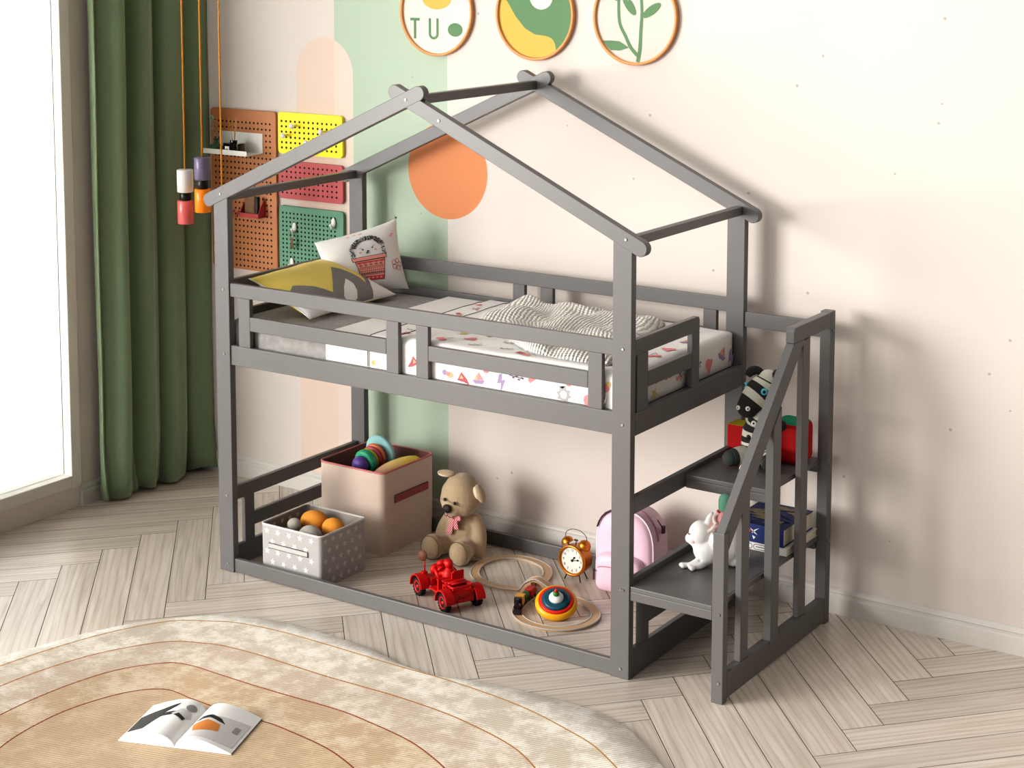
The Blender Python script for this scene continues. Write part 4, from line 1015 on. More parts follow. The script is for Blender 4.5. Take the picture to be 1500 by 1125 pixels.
# train on the track between bridge and front
tr = thing('toy_train', 'small toy train with black engine, yellow, green and red cars on the wooden track', 'toy train', (1.285, .39, .011))
TR0 = V((1.285, .39, .011))
def carframe(x, y, ang): return Matrix.Translation(V((x, y, .011))-TR0) @ Matrix.Rotation(ang, 4, 'Z')
t = MB(); t.M = carframe(1.312, .292, math.radians(-62))
t.box(-.026, .026, -.015, .015, .006, .014); t.cyl((-.022, 0, .026), (.022, 0, .026), .013); t.box(-.032, -.012, -.015, .015, .012, .050); t.cyl((.012, 0, .036), (.012, 0, .056), .005, .007); t.prism([(.022, .002), (.034, .002), (.022, .018)], 'y', -.014, .014); t.ell((-.003, 0, .040), (.005, .005, .005))
for u in (-.018, 0, .018):
    for v in (-1, 1): t.cyl((u, v*.014, .008), (u, v*.018, .008), .008, mi=1)
t.box(-.028, -.018, -.0155, .0155, .034, .044, 1)
put('engine', t, [mat('train_black', (26, 14, 14), .35), mat('train_maroon', (96, 20, 20), .4)], tr, bevel=.0008)
def wag(x, y, ang, m, shape):
    t = MB(); t.M = carframe(x, y, math.radians(ang)); t.box(-.024, .024, -.014, .014, .006, .013)
    if shape == 'tank': t.cyl((-.021, 0, .026), (.021, 0, .026), .0145)
    elif shape == 'cab': t.box(-.018, .018, -.0145, .0145, .012, .042); t.box(-.021, .021, -.017, .017, .042, .046)
    else: t.box(-.023, .023, -.015, .015, .012, .040)
    for u in (-.015, .015):
        for v in (-1, 1): t.cyl((u, v*.013, .007), (u, v*.017, .007), .007, mi=1)
    put('wagon', t, [m, black], tr, bevel=.001)
wag(1.288, .348, -72, mat('train_yellow', (226, 160, 44), .4), 'cab'); wag(1.276, .398, -79, mat('train_green', (36, 104, 40), .4), 'tank'); wag(1.268, .452, -80, mat('train_red', (184, 24, 26), .4), 'box')
t = MB(); t.M = carframe(1.252, .500, math.radians(-72)); t.box(-.014, .014, -.012, .012, .006, .013); t.box(-.008, .008, -.010, .010, .012, .040); put('wagon', t, mat('train_brown', (110, 62, 36), .5), tr, bevel=.001)

# ------------------------------------------------------------------ spinning top
tp = thing('spinning_top', 'yellow, red and blue wooden spinning top resting on the floor beside the clock', 'spinning top', (1.428, .396, .0005)); tp.rotation_euler = Matrix.Rotation(math.radians(29), 3, V((.86, .5, 0))).to_euler()
t = MB(); t.lathe([(.0001, .0), (.006, .003), (.012, .014), (.046, .024), (.074, .038), (.083, .050), (.084, .060), (.078, .070), (.070, .074)], 48); put('body', t, glz('top_yellow', (240, 172, 24)), tp)
t = MB(); t.lathe([(.0705, .0738), (.064, .0775), (.058, .0795)], 48); put('band', t, glz('top_red', (226, 40, 22)), tp, label='red band')
t = MB(); t.lathe([(.0582, .0794), (.044, .084), (.028, .0865), (.0001, .087)], 48); put('band', t, glz('top_blue', (28, 80, 96)), tp, label='dark blue band')
t = MB(); t.lathe([(.029, .086), (.0285, .092), (.022, .102), (.012, .107), (.0001, .108)], 32); put('dome', t, glz('top_white', (240, 240, 236)), tp)
t = MB(); t.lathe([(.0001, .105), (.012, .107), (.0125, .116), (.009, .122), (.0001, .123)], 24); put('handle', t, glz('top_green', (44, 132, 44)), tp)
t = MB(); t.lathe([(.0001, .12), (.006, .122), (.0065, .132), (.004, .137), (.0001, .138)], 20); put('knob', t, glz('top_knob', (214, 44, 34)), tp)

# ------------------------------------------------------------------ alarm clock
cop = mat('copper', (206, 128, 44), .28, metal=.75); dst = mat('dark_steel', (70, 62, 56), .3, metal=.9)
ck = thing('alarm_clock', 'copper twin bell alarm clock with a white face standing near the pink backpack', 'clock', (1.300, .740, 0), rz=-.10)
ck.rotation_euler = (0, .0, -.05)
MY = Matrix.Translation((0, .010, .088)) @ Matrix.Rotation(PI/2, 4, 'X')   # local z -> -y
t = MB(); t.lathe([(.0001, -.042), (.050, -.042), (.060, -.034), (.063, -.01), (.063, .020), (.066, .024), (.067, .031), (.063, .036), (.056, .034), (.0545, .026)], 56, M=MY); put('case', t, cop, ck)
t = MB(); t.lathe([(.0001, .0265), (.055, .0265), (.055, .024)], 48, M=MY, smooth=False); fc = put('dial', t, mat('dial_white', (238, 234, 224), .5), ck)
t = MB(); t.smooth = False
for h in range(1, 13):
    a = PI/2-h*PI/6; vs, fs2 = text_geo(str(h), .0150, .0002); cx_, cz_ = .043*math.cos(a), .043*math.sin(a)
    t.add([(p[0]+cx_, .010-.0270, p[1]+cz_+.088) for p in vs], fs2, 0, False)
put('numerals', t, mat('numeral_ink', (44, 38, 34), .6), fc, fixn=False)
def hand(nm, a, l, w_):
    t = MB(); d = V((math.sin(a), 0, math.cos(a))); n_ = V((d.z, 0, -d.x)); c = V((0, -.0182, .088))
    pts = [c-n_*w_*.5-d*.006, c+n_*w_*.5-d*.006, c+n_*w_*.5+d*l*.62, c+n_*w_*2+d*l*.70, c+d*l, c-n_*w_*2+d*l*.70, c-n_*w_*.5+d*l*.62]
    t.add(pts+[p+V((0, -.001, 0)) for p in pts], [list(range(7)), list(range(13, 6, -1))]+[(i, (i+1) % 7, 7+(i+1) % 7, 7+i) for i in range(7)], 0, False); put(nm, t, black, ck)
hand('hour_hand', math.radians(38), .024, .0026); hand('minute_hand', math.radians(78), .038, .0022)
t = MB(); t.ell((0, -.0185, .088), (.0058, .003, .0058)); put('hand_pin', t, black, ck)
for s in (-1, 1):
    Mb = Matrix.Translation((s*.042, .012, .150)) @ Matrix.Rotation(s*.55, 4, 'Y')
    t = MB(); t.lathe([(.026, -.004), (.026, .0), (.024, .012), (.016, .021), (.004, .025), (.0001, .025)], 28, M=Mb); t.lathe([(.0001, -.003), (.025, -.003)], 24, M=Mb); t.cyl(Mb @ V((0, 0, -.016)), Mb @ V((0, 0, -.002)), .004); put('bell', t, cop, ck)
    t = MB(); t.cyl((s*.026, -.006, .036), (s*.040, -.014, .001), .0028, .0024, 10); t.cyl((s*.026, .03, .036), (s*.038, .040, .001), .0028, .0024, 10); put('leg', t, dst, ck)
t = MB(); t.sweep(spline([(-.053, .012, .173), (-.050, .012, .192), (-.028, .012, .208), (0, .012, .213), (.028, .012, .208), (.050, .012, .192), (.053, .012, .173)], 5), .0014, 6); put('handle', t, dst, ck)
t = MB(); t.cyl((0, .012, .148), (0, .012, .168), .002); t.box(-.008, .008, .009, .015, .164, .170); put('hammer', t, dst, ck)

# ------------------------------------------------------------------ backpack
pkb = mat('backpack_pink', (236, 200, 216), .45, bump=.25, bscale=22, sheen=.2, var=.03, vscale=6); pkd = mat('backpack_rose', (190, 132, 152), .6); zip_ = mat('zip_dark', (58, 34, 44), .5)
bp_ = thing('backpack', 'pale pink school backpack with front pocket standing behind the right front post', 'backpack', (1.545, .78, 0))
def arch(w, h, r, n=8, z0=0):
    # rounded arch outline, x/z
    p = []
    hw = w/2
    for k in range(5): a = -PI/2-PI/2*k/4; p.append((-hw+.03+.03*math.cos(a), z0+.03+.03*math.sin(a)))
    for k in range(17): a = PI-PI*k/16; p.append((hw*math.copysign(abs(math.cos(a))**.75, math.cos(a)), z0+h-r+r*math.sin(a)**.9 if math.sin(a) > 0 else z0+h-r))
    for k in range(5): a = 0-PI/2*k/4; p.append((hw-.03+.03*math.cos(a), z0+.03+.03*math.sin(a)))
    return p
def puffy(mb, outl, y0, y1, bul, mi=0, cen=None):
    # prism with rounded front and back edges along y
    cx = 0; cz = sum(p[1] for p in outl)/len(outl)
    lay = [(y1, .90), (y1-.006, .965), (y1-.018, 1), (y0+.022, 1), (y0+.008, .96), (y0-bul*.4, .88), (y0-bul*.8, .6), (y0-bul, .25)]
    n = len(outl); vs = []
    for y, k in lay: vs += [(cx+(p[0]-cx)*k, y, cz+(p[1]-cz)*k) for p in outl]
    fs = [(j*n+i, j*n+(i+1) % n, (j+1)*n+(i+1) % n, (j+1)*n+i) for j in range(len(lay)-1) for i in range(n)]
    fs += [list(range(n-1, -1, -1)), [(len(lay)-1)*n+i for i in range(n)]]
    mb.add([(p[0], p[1], max(.001, p[2])) for p in vs], fs, mi, True)
t = MB(); puffy(t, arch(.262, .345, .15), -.065, .085, .012); put('body', t, pkb, bp_)
t = MB(); puffy(t, arch(.215, .165, .045, z0=.012), -.115, -.066, .010); fp = put('front_pocket', t, pkb, bp_)
for (z, w_) in ((.118, .19),):
    t = MB(); t.sweep(spline([(-w_/2, -.112, z-.02), (-w_/2+.02, -.122, z), (0, -.126, z+.008), (w_/2-.02, -.122, z), (w_/2, -.112, z-.02)], 5), .0026, 6); put('pocket_zip', t, pkd, fp)
t = MB(); t.box(-.103, -.099, -.128, -.122, .058, .098); t.box(-.107, -.094, -.127, -.122, .095, .102); put('zip_pull', t, zip_, fp, bevel=.001)
t = MB(); A = [(p[0]*1.003, p[1]) for p in arch(.262, .345, .15)][4:23]
t.sweep([(p[0], -.050, p[1]) for p in A], .0035, 6); put('edge_line', t, mat('piping_light', (246, 226, 236), .4), bp_)
t = MB(); t.sweep([(p[0]*1.004, -.008, p[1]*1.002) for p in A[4:-2]], .0045, 6); put('main_zip', t, pkd, bp_)
t = MB(); t.sweep([(p[0]*.99, -.062, p[1]+.002) for p in A[3:10]], .0055, 8, flat=.6); put('zip_tape', t, zip_, bp_)
t = MB(); t.sweep(spline([(-.035, .07, .330), (-.030, .068, .362), (0, .068, .374), (.030, .068, .362), (.035, .07, .330)], 5), .006, 8, flat=.5); put('top_handle', t, pkd, bp_)
for s in (-1, 1):
    t = MB(); t.sweep(spline([(s*.05, .088, .31), (s*.065, .108, .24), (s*.07, .110, .14), (s*.085, .095, .04)], 6), .014, 8, flat=.35); put('shoulder_strap', t, pkd, bp_)
t = MB(); t.sweep([(.122, .0, .315), (.134, .02, .28), (.136, .03, .262)], .005, 6, flat=.5); t.box(.128, .139, .020, .036, .255, .285); put('side_strap', t, mat('strap_maroon', (84, 30, 52), .6), bp_)

# ------------------------------------------------------------------ on the upper step
zw = mat('zebra_white', (206, 204, 190), .9, bump=.3, bscale=160, var=.05, vscale=20); zb = mat('zebra_black', (44, 44, 42), .9, bump=.3, bscale=160); zs = mat('zebra_sole', (62, 68, 64), .9)
ze = thing('zebra_plush', 'black and white striped zebra plush sitting on the upper stair step', 'soft toy', (2.150, .70, .6545))
Z0 = V((2.150, .70, .6545)); zl = lambda x, y, z: V((x, y, z))-Z0
# one body: torso, neck, head along a path with striped bands
def striped(pts, radii, pattern, sub=6, seg=22, flat=None):
    P_ = spline(pts, sub); n_ = len(P_); R_ = []
    for i in range(n_):
        f = i/sub; k = min(int(f), len(radii)-2); R_.append(radii[k]+(radii[k+1]-radii[k])*(f-k))
    ms = [pattern[min(int(i/(n_-1)*len(pattern)), len(pattern)-1)] for i in range(n_)]
    t = MB(); t.sweep(P_, R_, seg, mis=ms, flat=flat); t.ell(P_[0], (R_[0],)*3, ms[0], None, 18, 10); t.ell(P_[-1], (R_[-1],)*3, ms[-1], None, 18, 10)
    return t
t = striped([zl(2.135, .69, .700), zl(2.134, .695, .745), zl(2.134, .695, .785), zl(2.142, .695, .82), zl(2.158, .69, .855)], [.052, .056, .050, .038, .034], [0, 1, 0, 1, 1, 0, 0, 1, 1, 0, 1, 1, 0, 0], 8)
put('body', t, [zw, zb], ze)
t = striped([zl(2.120, .650, .882), zl(2.134, .665, .908), zl(2.150, .685, .934), zl(2.164, .705, .960), zl(2.172, .715, .980)], [.042, .050, .056, .052, .040], [1, 1, 1, 0, 0, 0, 1, 1, 1, 0, 0, 0, 0, 1, 0], 8)
hd = put('head', t, [zw, zb], ze)
for s, (a, c) in enumerate(((zl(2.130, .72, 1.000), zl(2.105, .70, .990)), (zl(2.215, .715, 1.005), zl(2.235, .70, 1.022)))):
    t = MB()
    if s == 0: t.sweep(spline([zl(2.150, .72, .995), zl(2.130, .71, 1.012), zl(2.108, .70, 1.008), zl(2.098, .69, .990)], 4), [.012, .013, .014, .015, .016, .017, .018, .018, .018, .017, .015, .013, .010], 10)
    else: t.sweep(spline([zl(2.200, .72, .99), zl(2.216, .71, 1.008), zl(2.232, .70, 1.022)], 5), [.018, .020, .021, .022, .023, .023, .022, .021, .020, .019, .015], 12)
    put('ear', t, zb, ze)
cy = mat('eye_cyan', (88, 192, 212), .4)
cam_dir = (C0-V((2.15, .68, .93))).normalized()
def disc_eye(p, nrm, r, m1, m2, nm, r2):
    t = MB(); Mq = Matrix.Translation(p) @ V(nrm).normalized().to_track_quat('Z', 'Y').to_matrix().to_4x4()
    t.lathe([(.0001, .004), (r*.8, .004), (r, .002), (r, -.006)], 20, 0, M=Mq); t.lathe([(.0001, .0055), (r2, .005), (r2, .003)], 14, 1, M=Mq); put(nm, t, [m1, m2], ze)
disc_eye(zl(2.190, .642, .952), (.45, -.85, .12), .0125, cy, black, 'eye', .006); disc_eye(zl(2.098, .672, .958), (-.75, -.6, .1), .012, cy, black, 'eye', .006)
disc_eye(zl(2.0985, .612, .884), (-.25, -1, .05), .0085, wk, black, 'nostril_button', .003); disc_eye(zl(2.138, .612, .886), (.45, -.95, .1), .0092, wk, black, 'nostril_button', .003)
disc_eye(zl(2.146, .650, .822), (.1, -1, .1), .0105, wk, black, 'button', .004); disc_eye(zl(2.128, .645, .766), (-.1, -1, .1), .010, black, black, 'button', .004)
for nm, pts, rad, pat in (
    ('leg', [zl(2.135, .68, .690), zl(2.105, .63, .694), zl(2.082, .585, .692)], [.034, .037, .031], [1, 0, 0, 0, 0, 0, 2, 2]),
    ('leg', [zl(2.190, .69, .690), zl(2.215, .64, .692), zl(2.236, .60, .688)], [.034, .034, .030], [0, 1, 0, 1, 0, 1, 1, 1]),
    ('arm', [zl(2.130, .73, .825), zl(2.105, .755, .800), zl(2.092, .775, .765)], [.017, .018, .019], [1, 1, 1, 0, 1, 1]),
    ('arm', [zl(2.190, .705, .820), zl(2.222, .69, .822), zl(2.245, .675, .822)], [.020, .021, .022], [0, 1, 0, 0, 1, 1]),
    ('tail', [zl(2.155, .63, .676), zl(2.145, .585, .672), zl(2.150, .555, .670)], [.014, .016, .015], [0, 0, 1, 0])):
    put(nm, striped(pts, rad, pat, 6, 16), [zw, zb, zs], ze)
# colourful soft cubes beside it
cr_ = mat('felt_red', (176, 14, 14), .85, bump=.3, bscale=200); cg = mat('felt_green', (22, 140, 104), .85); cb = mat('felt_blue', (24, 84, 156), .85); cyl_ = mat('felt_yellow', (196, 178, 36), .85); co = mat('felt_orange', (232, 164, 34), .85)
def felt_cube(name, loc, a, b_, c, ms, label, bev, rz):
    t = MB(); t.add([(x, y, z) for z in (0, c) for y in (-b_/2, b_/2) for x in (-a/2, a/2)], [], 0)
    o = len(t.v)-8
    for f, m in zip([(0, 2, 3, 1), (4, 5, 7, 6), (0, 1, 5, 4), (2, 6, 7, 3), (0, 4, 6, 2), (1, 3, 7, 5)], ms): t.f.append([o+i for i in f]); t.m.append(m); t.sm.append(False)
    put(name, t, [cr_, cg, cb, cyl_, co], None, loc, rz, label, 'soft block', 'soft blocks on the upper step', bevel=bev, seg=4)
felt_cube('soft_block', (1.998, .835, .6545), .068, .085, .105, [0, 3, 0, 0, 4, 2], 'small red soft block with a yellow top at the left of the zebra plush', .004, 0)
felt_cube('soft_block', (2.235, .800, .6545), .13, .13, .165, [0, 1, 0, 0, 4, 0], 'large red soft block with a green top at the right of the zebra plush', .028, -.05)

# ------------------------------------------------------------------ on the lower step
por = mat('porcelain', (238, 236, 234), .3, coat=.3)
rb = thing('rabbit_figurine', 'white porcelain rabbit figurine sitting on the lower stair step', 'figurine', (2.13, .36, .3485))
b = MB()
b.ell((.030, .03, .085), (.078, .075, .084)); b.ell((-.020, -.005, .060), (.058, .050, .055)); b.ell((-.045, -.012, .115), (.047, .045, .052)); b.ell((-.082, -.022, .095), (.022, .022, .020)); b.ell((-.058, -.015, .095), (.038, .036, .032))
b.ell((-.035, -.018, .075), (.040, .035, .04)); b.ell((.065, .045, .045), (.055, .055, .045))
for s in (0, 1):
    b.sweep([(-.040+.02*s, -.045+.022*s, .018), (-.060+.035*s, -.070+.01*s, .010), (-.088+.04*s, -.080-.005*s, .009)], [.018, .012, .010], 10); b.ell((-.088+.04*s, -.080-.005*s, .010), (.012, .012, .009)); b.ell((-.078+.04*s, -.088-.005*s, .009), (.011, .012, .009))
for (x, y, dx, dz) in ((-.022, -.006, .018, .055), (-.008, .012, .026, .050)):
    b.sweep(spline([(x, y, .150), (x+dx*.3, y, .150+dz*.5), (x+dx, y+.003, .150+dz)], 4), [.009, .0105, .0115, .012, .012, .011, .009, .007, .0045], 10)
put('body', b, por, rb, remesh=.0035)
t = MB(); t.ell((-.074, -.054, .122), (.004, .003, .0035)); put('eye', t, mat('eye_grey', (130, 120, 120), .4), rb)
t = MB(); t.ell((-.062, -.050, .098), (.012, .006, .010)); put('cheek', t, mat('cheek_pink', (242, 208, 206), .6), rb)
t = MB(); t.ell((-.104, -.026, .094), (.003, .006, .0025)); put('mouth', t, mat('mouth_grey', (110, 104, 104), .5), rb)
# doll sitting on the rabbit
dl = thing('doll_figurine', 'small figurine in a pink dress and mint hood seated on the white rabbit', 'figurine', (2.165, .375, .500))
skin = mat('doll_white', (234, 224, 216), .45); dress = mat('doll_pink', (222, 154, 154), .6); mint = mat('mint_hood', (112, 176, 152), .5); dred = mat('doll_red', (186, 44, 56), .5)
b = MB(); b.lathe([(.0001, -.012), (.040, -.010), (.042, .006), (.030, .030), (.017, .052), (.013, .062), (.0001, .064)], 20); b.ell((0, -.002, .068), (.020, .018, .018)); put('dress', b, dress, dl)
b = MB(); b.lathe([(.0001, .060), (.020, .061), (.0225, .066), (.0225, .100), (.019, .114), (.010, .122), (.0001, .124)], 24); put('hood', b, mint, dl)
for s in (-1, 1):
    b = MB(); b.sweep(spline([(s*.018, -.006, .052), (s*.030, -.018, .040), (s*.024, -.034, .026), (s*.012, -.040, .018)], 4), .0068, 8); put('arm', b, skin, dl)
    b = MB(); b.sweep(spline([(s*.010, -.022, .012), (s*.018, -.044, .008), (s*.022-.008, -.050, -.006), (s*.022-.016, -.056, -.012)], 4), .0070, 8); put('leg', b, skin, dl)
b = MB(); b.ell((-.018, -.012, .058), (.008, .006, .006)); b.ell((.026, -.020, .022), (.009, .007, .008)); put('ribbon', b, dred, dl)
# books on the lower step
nav = mat('book_navy', (26, 44, 104), .45, var=.1, vscale=14); blu = mat('book_blue', (24, 62, 150), .45); pag = mat('book_pages', (220, 214, 198), .85, stretch=(1, 1, 90), var=.12, vscale=6); gld = mat('cover_khaki', (150, 138, 108), .6); whb = mat('book_white', (232, 230, 226), .5)
def book(name, x0, x1, y0, y1, z0, z1, cov, label, spine='y', deco=None):
    th = thing(name, label, 'book', ((x0+x1)/2, (y0+y1)/2, z0), group='books on the lower step')
    a, c, h = (x1-x0)/2, (y1-y0)/2, z1-z0; e = .003
    t = MB(); t.box(-a, a, -c, c, 0, e); t.box(-a, a, -c, c, h-e, h); t.box(-a, a, -c, -c+e, e, h-e); co_ = put('cover', t, cov, th, bevel=.0008)
    t = MB(); t.box(-a+.004, a-.004, -c+e, c-.005, e, h-e); put('pages', t, pag, th)
    if deco: deco(th, a, c, h)
def db1(th, a, c, h):
    t = MB(); e = h+.0006
    rnd = random.Random(11)
    for k in range(26):
        x = rnd.uniform(-a*.8, a*.75); y = rnd.uniform(-c*.75, c*.85); l = rnd.uniform(.012, .05); w_ = rnd.uniform(.005, .016); an = rnd.uniform(-.7, .5)
        pts = []
        for q in range(12):
            q_ = 2*PI*q/12; rr = 1+.35*rnd.uniform(-1, 1); u_, v_ = l*math.cos(q_)*rr, w_*math.sin(q_)*rr
            px_, py2 = x+u_*math.cos(an)-v_*math.sin(an), y+u_*math.sin(an)+v_*math.cos(an)
            pts.append((min(max(px_, -a+.004), a-.004), min(max(py2, -c+.004), c-.004)))
        t.decal(pts, lambda s, t_, k=k: (s, t_, e+.00008*k), 1 if k % 3 else 0, 0, False)
    put('cover_art', t, [nav, gld], th, fixn=False)
    t = MB(); f = lambda s, z: (s, -c-.0006, z)
    cx_ = -.012
    t.decal(circ(cx_-.018, h*.62, .007, 14), f, 0, 0, False)
    for an, l in ((.6, .030), (2.4, .018), (-.55, .022), (-2.2, .010)):
        d = V((math.cos(an), math.sin(an))); n_ = V((-d.y, d.x))*.0035; p = V((cx_, h*.60)); q = p+d*l
        t.decal([(p.x-n_.x, p.y-n_.y), (q.x, q.y), (p.x+n_.x, p.y+n_.y)], f, 1, 0, False)
    t.decal([(cx_-.004, h*.38), (cx_+.010, h*.30), (cx_+.002, h*.16)], f, 1, 0, False)
    put('spine_art', t, [mat('spine_orange', (222, 96, 60), .5), whb], th, fixn=False)
def db2(th, a, c, h):
    t = MB(); f = lambda s, z: (s, -c-.0006, z)
    t.decal(rrect(-.045, .105, .0045, h-.0045, .009, 4), f, 0, 0, False)
    o2 = MB()
    f2 = lambda s, z: (s, -c-.0010, z)
    def ringp(x0, x1, z0, z1, r, w_):
        O = rrect(x0, x1, z0, z1, r, 5); I = rrect(x0+w_, x1-w_, z0+w_, z1-w_, max(.001, r-w_), 5)
        for k in range(len(O)): o2.decal([O[k], O[(k+1) % len(O)], I[(k+1) % len(O)], I[k]], f2, 0, 0, False)
    ringp(-.020, .030, .004, h-.004, .010, .0022); ringp(.034, .084, .004, h-.004, .010, .0022); ringp(-.074, -.024, .004, h-.004, .010, .0022)
    for x0, x1 in ((-.010, .028), (.036, .074)): o2.decal([(x0, h*.46), (x1, h*.46), (x1, h*.56), (x0, h*.56)], f2, 0, 0, False)
    put('spine_panel', t, whb, th, fixn=False); put('spine_lettering', o2, black, th, fixn=False)
book('book', 2.082, 2.312, .598, .885, .3485, .378, whb, 'white book with black rounded lettering, lying under the navy book', deco=db2)
book('book', 2.075, 2.298, .600, .872, .3785, .448, [nav][0], 'thick navy blue book with khaki cover art, lying on the white book', deco=db1)

# ------------------------------------------------------------------ rug
cxr, cyr = 1.45, -1.75
curves = [
 [(.21, -.557), (.285, -.472), (.363, -.401), (.488, -.341), (.634, -.307), (.804, -.305), (1.010, -.313), (1.13, -.335), (1.25, -.370), (1.40, -.378), (1.50, -.345), (1.65, -.318), (1.822, -.300), (2.016, -.301), (2.114, -.33), (2.199, -.365), (2.40, -.52), (2.66, -.80), (2.84, -1.2), (2.9, -1.8), (2.75, -2.5), (2.3, -3.0), (1.5, -3.2), (.7, -3.1), (.15, -2.7), (-.05, -2.1), (-.06, -1.4), (.03, -.95), (.11, -.72)],
 [(.234, -.578), (.386, -.464), (.486, -.417), (.670, -.389), (.871, -.385), (1.069, -.387), (1.25, -.390), (1.42, -.386), (1.60, -.395), (1.80, -.420), (2.0, -.475), (2.2, -.56), (2.45, -.78), (2.62, -1.2), (2.66, -1.8), (2.5, -2.4), (2.1, -2.8), (1.5, -2.95), (.8, -2.85), (.3, -2.5), (.08, -2.0), (.03, -1.4), (.10, -.9)],
 [(.374, -.719), (.514, -.638), (.596, -.613), (.756, -.602), (.924, -.605), (1.087, -.608), (1.238, -.602), (1.45, -.600), (1.70, -.625), (2.0, -.72), (2.25, -.95), (2.38, -1.3), (2.38, -1.8), (2.2, -2.3), (1.9, -2.55), (1.45, -2.65), (.9, -2.6), (.45, -2.3), (.25, -1.9), (.18, -1.4), (.23, -1.0)],
 [(.512, -.858), (.608, -.815), (.747, -.813), (.911, -.813), (1.098, -.807), (1.245, -.799), (1.401, -.807), (1.7, -.87), (1.98, -1.05), (2.12, -1.4), (2.1, -1.8), (1.95, -2.15), (1.5, -2.4), (1.0, -2.35), (.6, -2.1), (.42, -1.8), (.36, -1.4), (.40, -1.05)],
 [(.672, -1.019), (.810, -1.018), (.975, -1.023), (1.121, -1.012), (1.245, -1.015), (1.5, -1.06), (1.75, -1.2), (1.85, -1.45), (1.82, -1.8), (1.6, -2.1), (1.2, -2.15), (.8, -1.95), (.58, -1.7), (.52, -1.4), (.57, -1.15)]]
NA = 240; radial = []
for cc in curves:
    sp2 = spline([(p[0], p[1], 0) for p in cc], 10, True)
    ap = sorted((math.atan2(p.y-cyr, p.x-cxr), (p-V((cxr, cyr, 0))).length) for p in sp2)
    rr = []
    for k in range(NA):
        a = -PI+2*PI*k/NA; lo = None
        for i in range(len(ap)):
            a0, r0 = ap[i-1]; a1, r1 = ap[i]
            if i == 0: a0 -= 2*PI
            if a0 <= a <= a1: lo = r0+(r1-r0)*((a-a0)/(a1-a0) if a1 > a0 else 0); break
        if lo is None: a0, r0 = ap[-1]; a1, r1 = ap[0]; a1 += 2*PI; lo = r0+(r1-r0)*((a-a0)/(a1-a0))
        rr.append(lo)
    radial.append(rr)
for j in range(1, 5):
    for k in range(NA): radial[j][k] = min(radial[j][k], radial[j-1][k]-.006)
rg = MB(); rg.smooth = True
loops = [(0, 0, .001, 0), (0, 0, .011, 0)]; rz_ = .013
def rp_(j, k, off=0):
    a = -PI+2*PI*k/NA; r = radial[j][k]+off; return (r*math.cos(a), r*math.sin(a))
seqs = [[(*rp_(0, k), .0005) for k in range(NA)], [(*rp_(0, k), .009) for k in range(NA)], [(*rp_(0, k, -.005), rz_) for k in range(NA)]]
mids = [0, 0]
for j in range(1, 5):
    seqs.append([(*rp_(j, k, .0025), rz_) for k in range(NA)]); mids.append(j-1)
    seqs.append([(*rp_(j, k, -.0025), rz_-.001) for k in range(NA)]); mids.append(5+min(j-1, 3))
seqs.append([(*rp_(4, k, -.4), rz_) for k in range(NA)]); mids.append(4)
vs = [p for s_ in seqs for p in s_]; fs = []; ms = []
for j in range(len(seqs)-1):
    for k in range(NA): fs.append((j*NA+k, j*NA+(k+1) % NA, (j+1)*NA+(k+1) % NA, (j+1)*NA+k)); ms.append(mids[j])
rg.add(vs, fs, 0, True); rg.m = ms; o_ = (len(seqs)-1)*NA; rg.f.append([o_+k for k in range(NA)]); rg.m.append(4); rg.sm.append(False)
def rugm(name, c, c2):
    m = bpy.data.materials.new(name); m.use_nodes = True; nt = m.node_tree; N = nt.nodes; Lk = nt.links; b = N['Principled BSDF']; b.inputs['Roughness'].default_value = .95; b.inputs['Sheen Weight'].default_value = .1
    tc = N.new('ShaderNodeTexCoord'); nz = N.new('ShaderNodeTexNoise'); nz.inputs['Scale'].default_value = 5; nz.inputs['Detail'].default_value = 8; nz.inputs['Roughness'].default_value = .8; Lk.new(tc.outputs['Object'], nz.inputs['Vector'])
    rp = N.new('ShaderNodeValToRGB'); rp.color_ramp.elements[0].position = .46; rp.color_ramp.elements[0].color = srgb(*c); rp.color_ramp.elements[1].position = .58; rp.color_ramp.elements[1].color = srgb(*c2); Lk.new(nz.outputs[0], rp.inputs[0])
    wv = N.new('ShaderNodeTexWave'); wv.inputs['Scale'].default_value = 24; wv.inputs['Distortion'].default_value = .8; wv.bands_direction = 'X'; mp = N.new('ShaderNodeMapping'); mp.inputs['Rotation'].default_value = (0, 0, .62); Lk.new(tc.outputs['Object'], mp.inputs[0]); Lk.new(mp.outputs[0], wv.inputs['Vector'])
    r2 = N.new('ShaderNodeValToRGB'); r2.color_ramp.elements[0].color = (.70, .67, .64, 1); r2.color_ramp.elements[1].position = .5; r2.color_ramp.elements[1].color = (1, 1, 1, 1); Lk.new(wv.outputs['Fac'], r2.inputs[0])
    mx = N.new('ShaderNodeMix'); mx.data_type = 'RGBA'; mx.blend_type = 'MULTIPLY'; mx.inputs['Factor'].default_value = .8; Lk.new(rp.outputs[0], mx.inputs['A']); Lk.new(r2.outputs[0], mx.inputs['B']); Lk.new(mx.outputs['Result'], b.inputs['Base Color'])
    bp = N.new('ShaderNodeBump'); bp.inputs['Strength'].default_value = .5; bp.inputs['Distance'].default_value = .003; Lk.new(wv.outputs['Fac'], bp.inputs['Height']); Lk.new(bp.outputs[0], b.inputs['Normal'])
    return m
rms = [rugm('rug_ivory', (208, 201, 188), (240, 236, 228)), rugm('rug_cream', (202, 190, 172), (236, 229, 216)), rugm('rug_sand', (196, 178, 158), (226, 215, 200)), rugm('rug_tan', (190, 164, 132), (216, 198, 172)), rugm('rug_camel', (188, 162, 130), (202, 178, 146)),
       mat('rug_line_gold', (176, 128, 64), .9), mat('rug_line_gold_dark', (166, 108, 50), .9), mat('rug_line_rust', (140, 66, 24), .9), mat('rug_line_brown', (124, 52, 18), .9)]
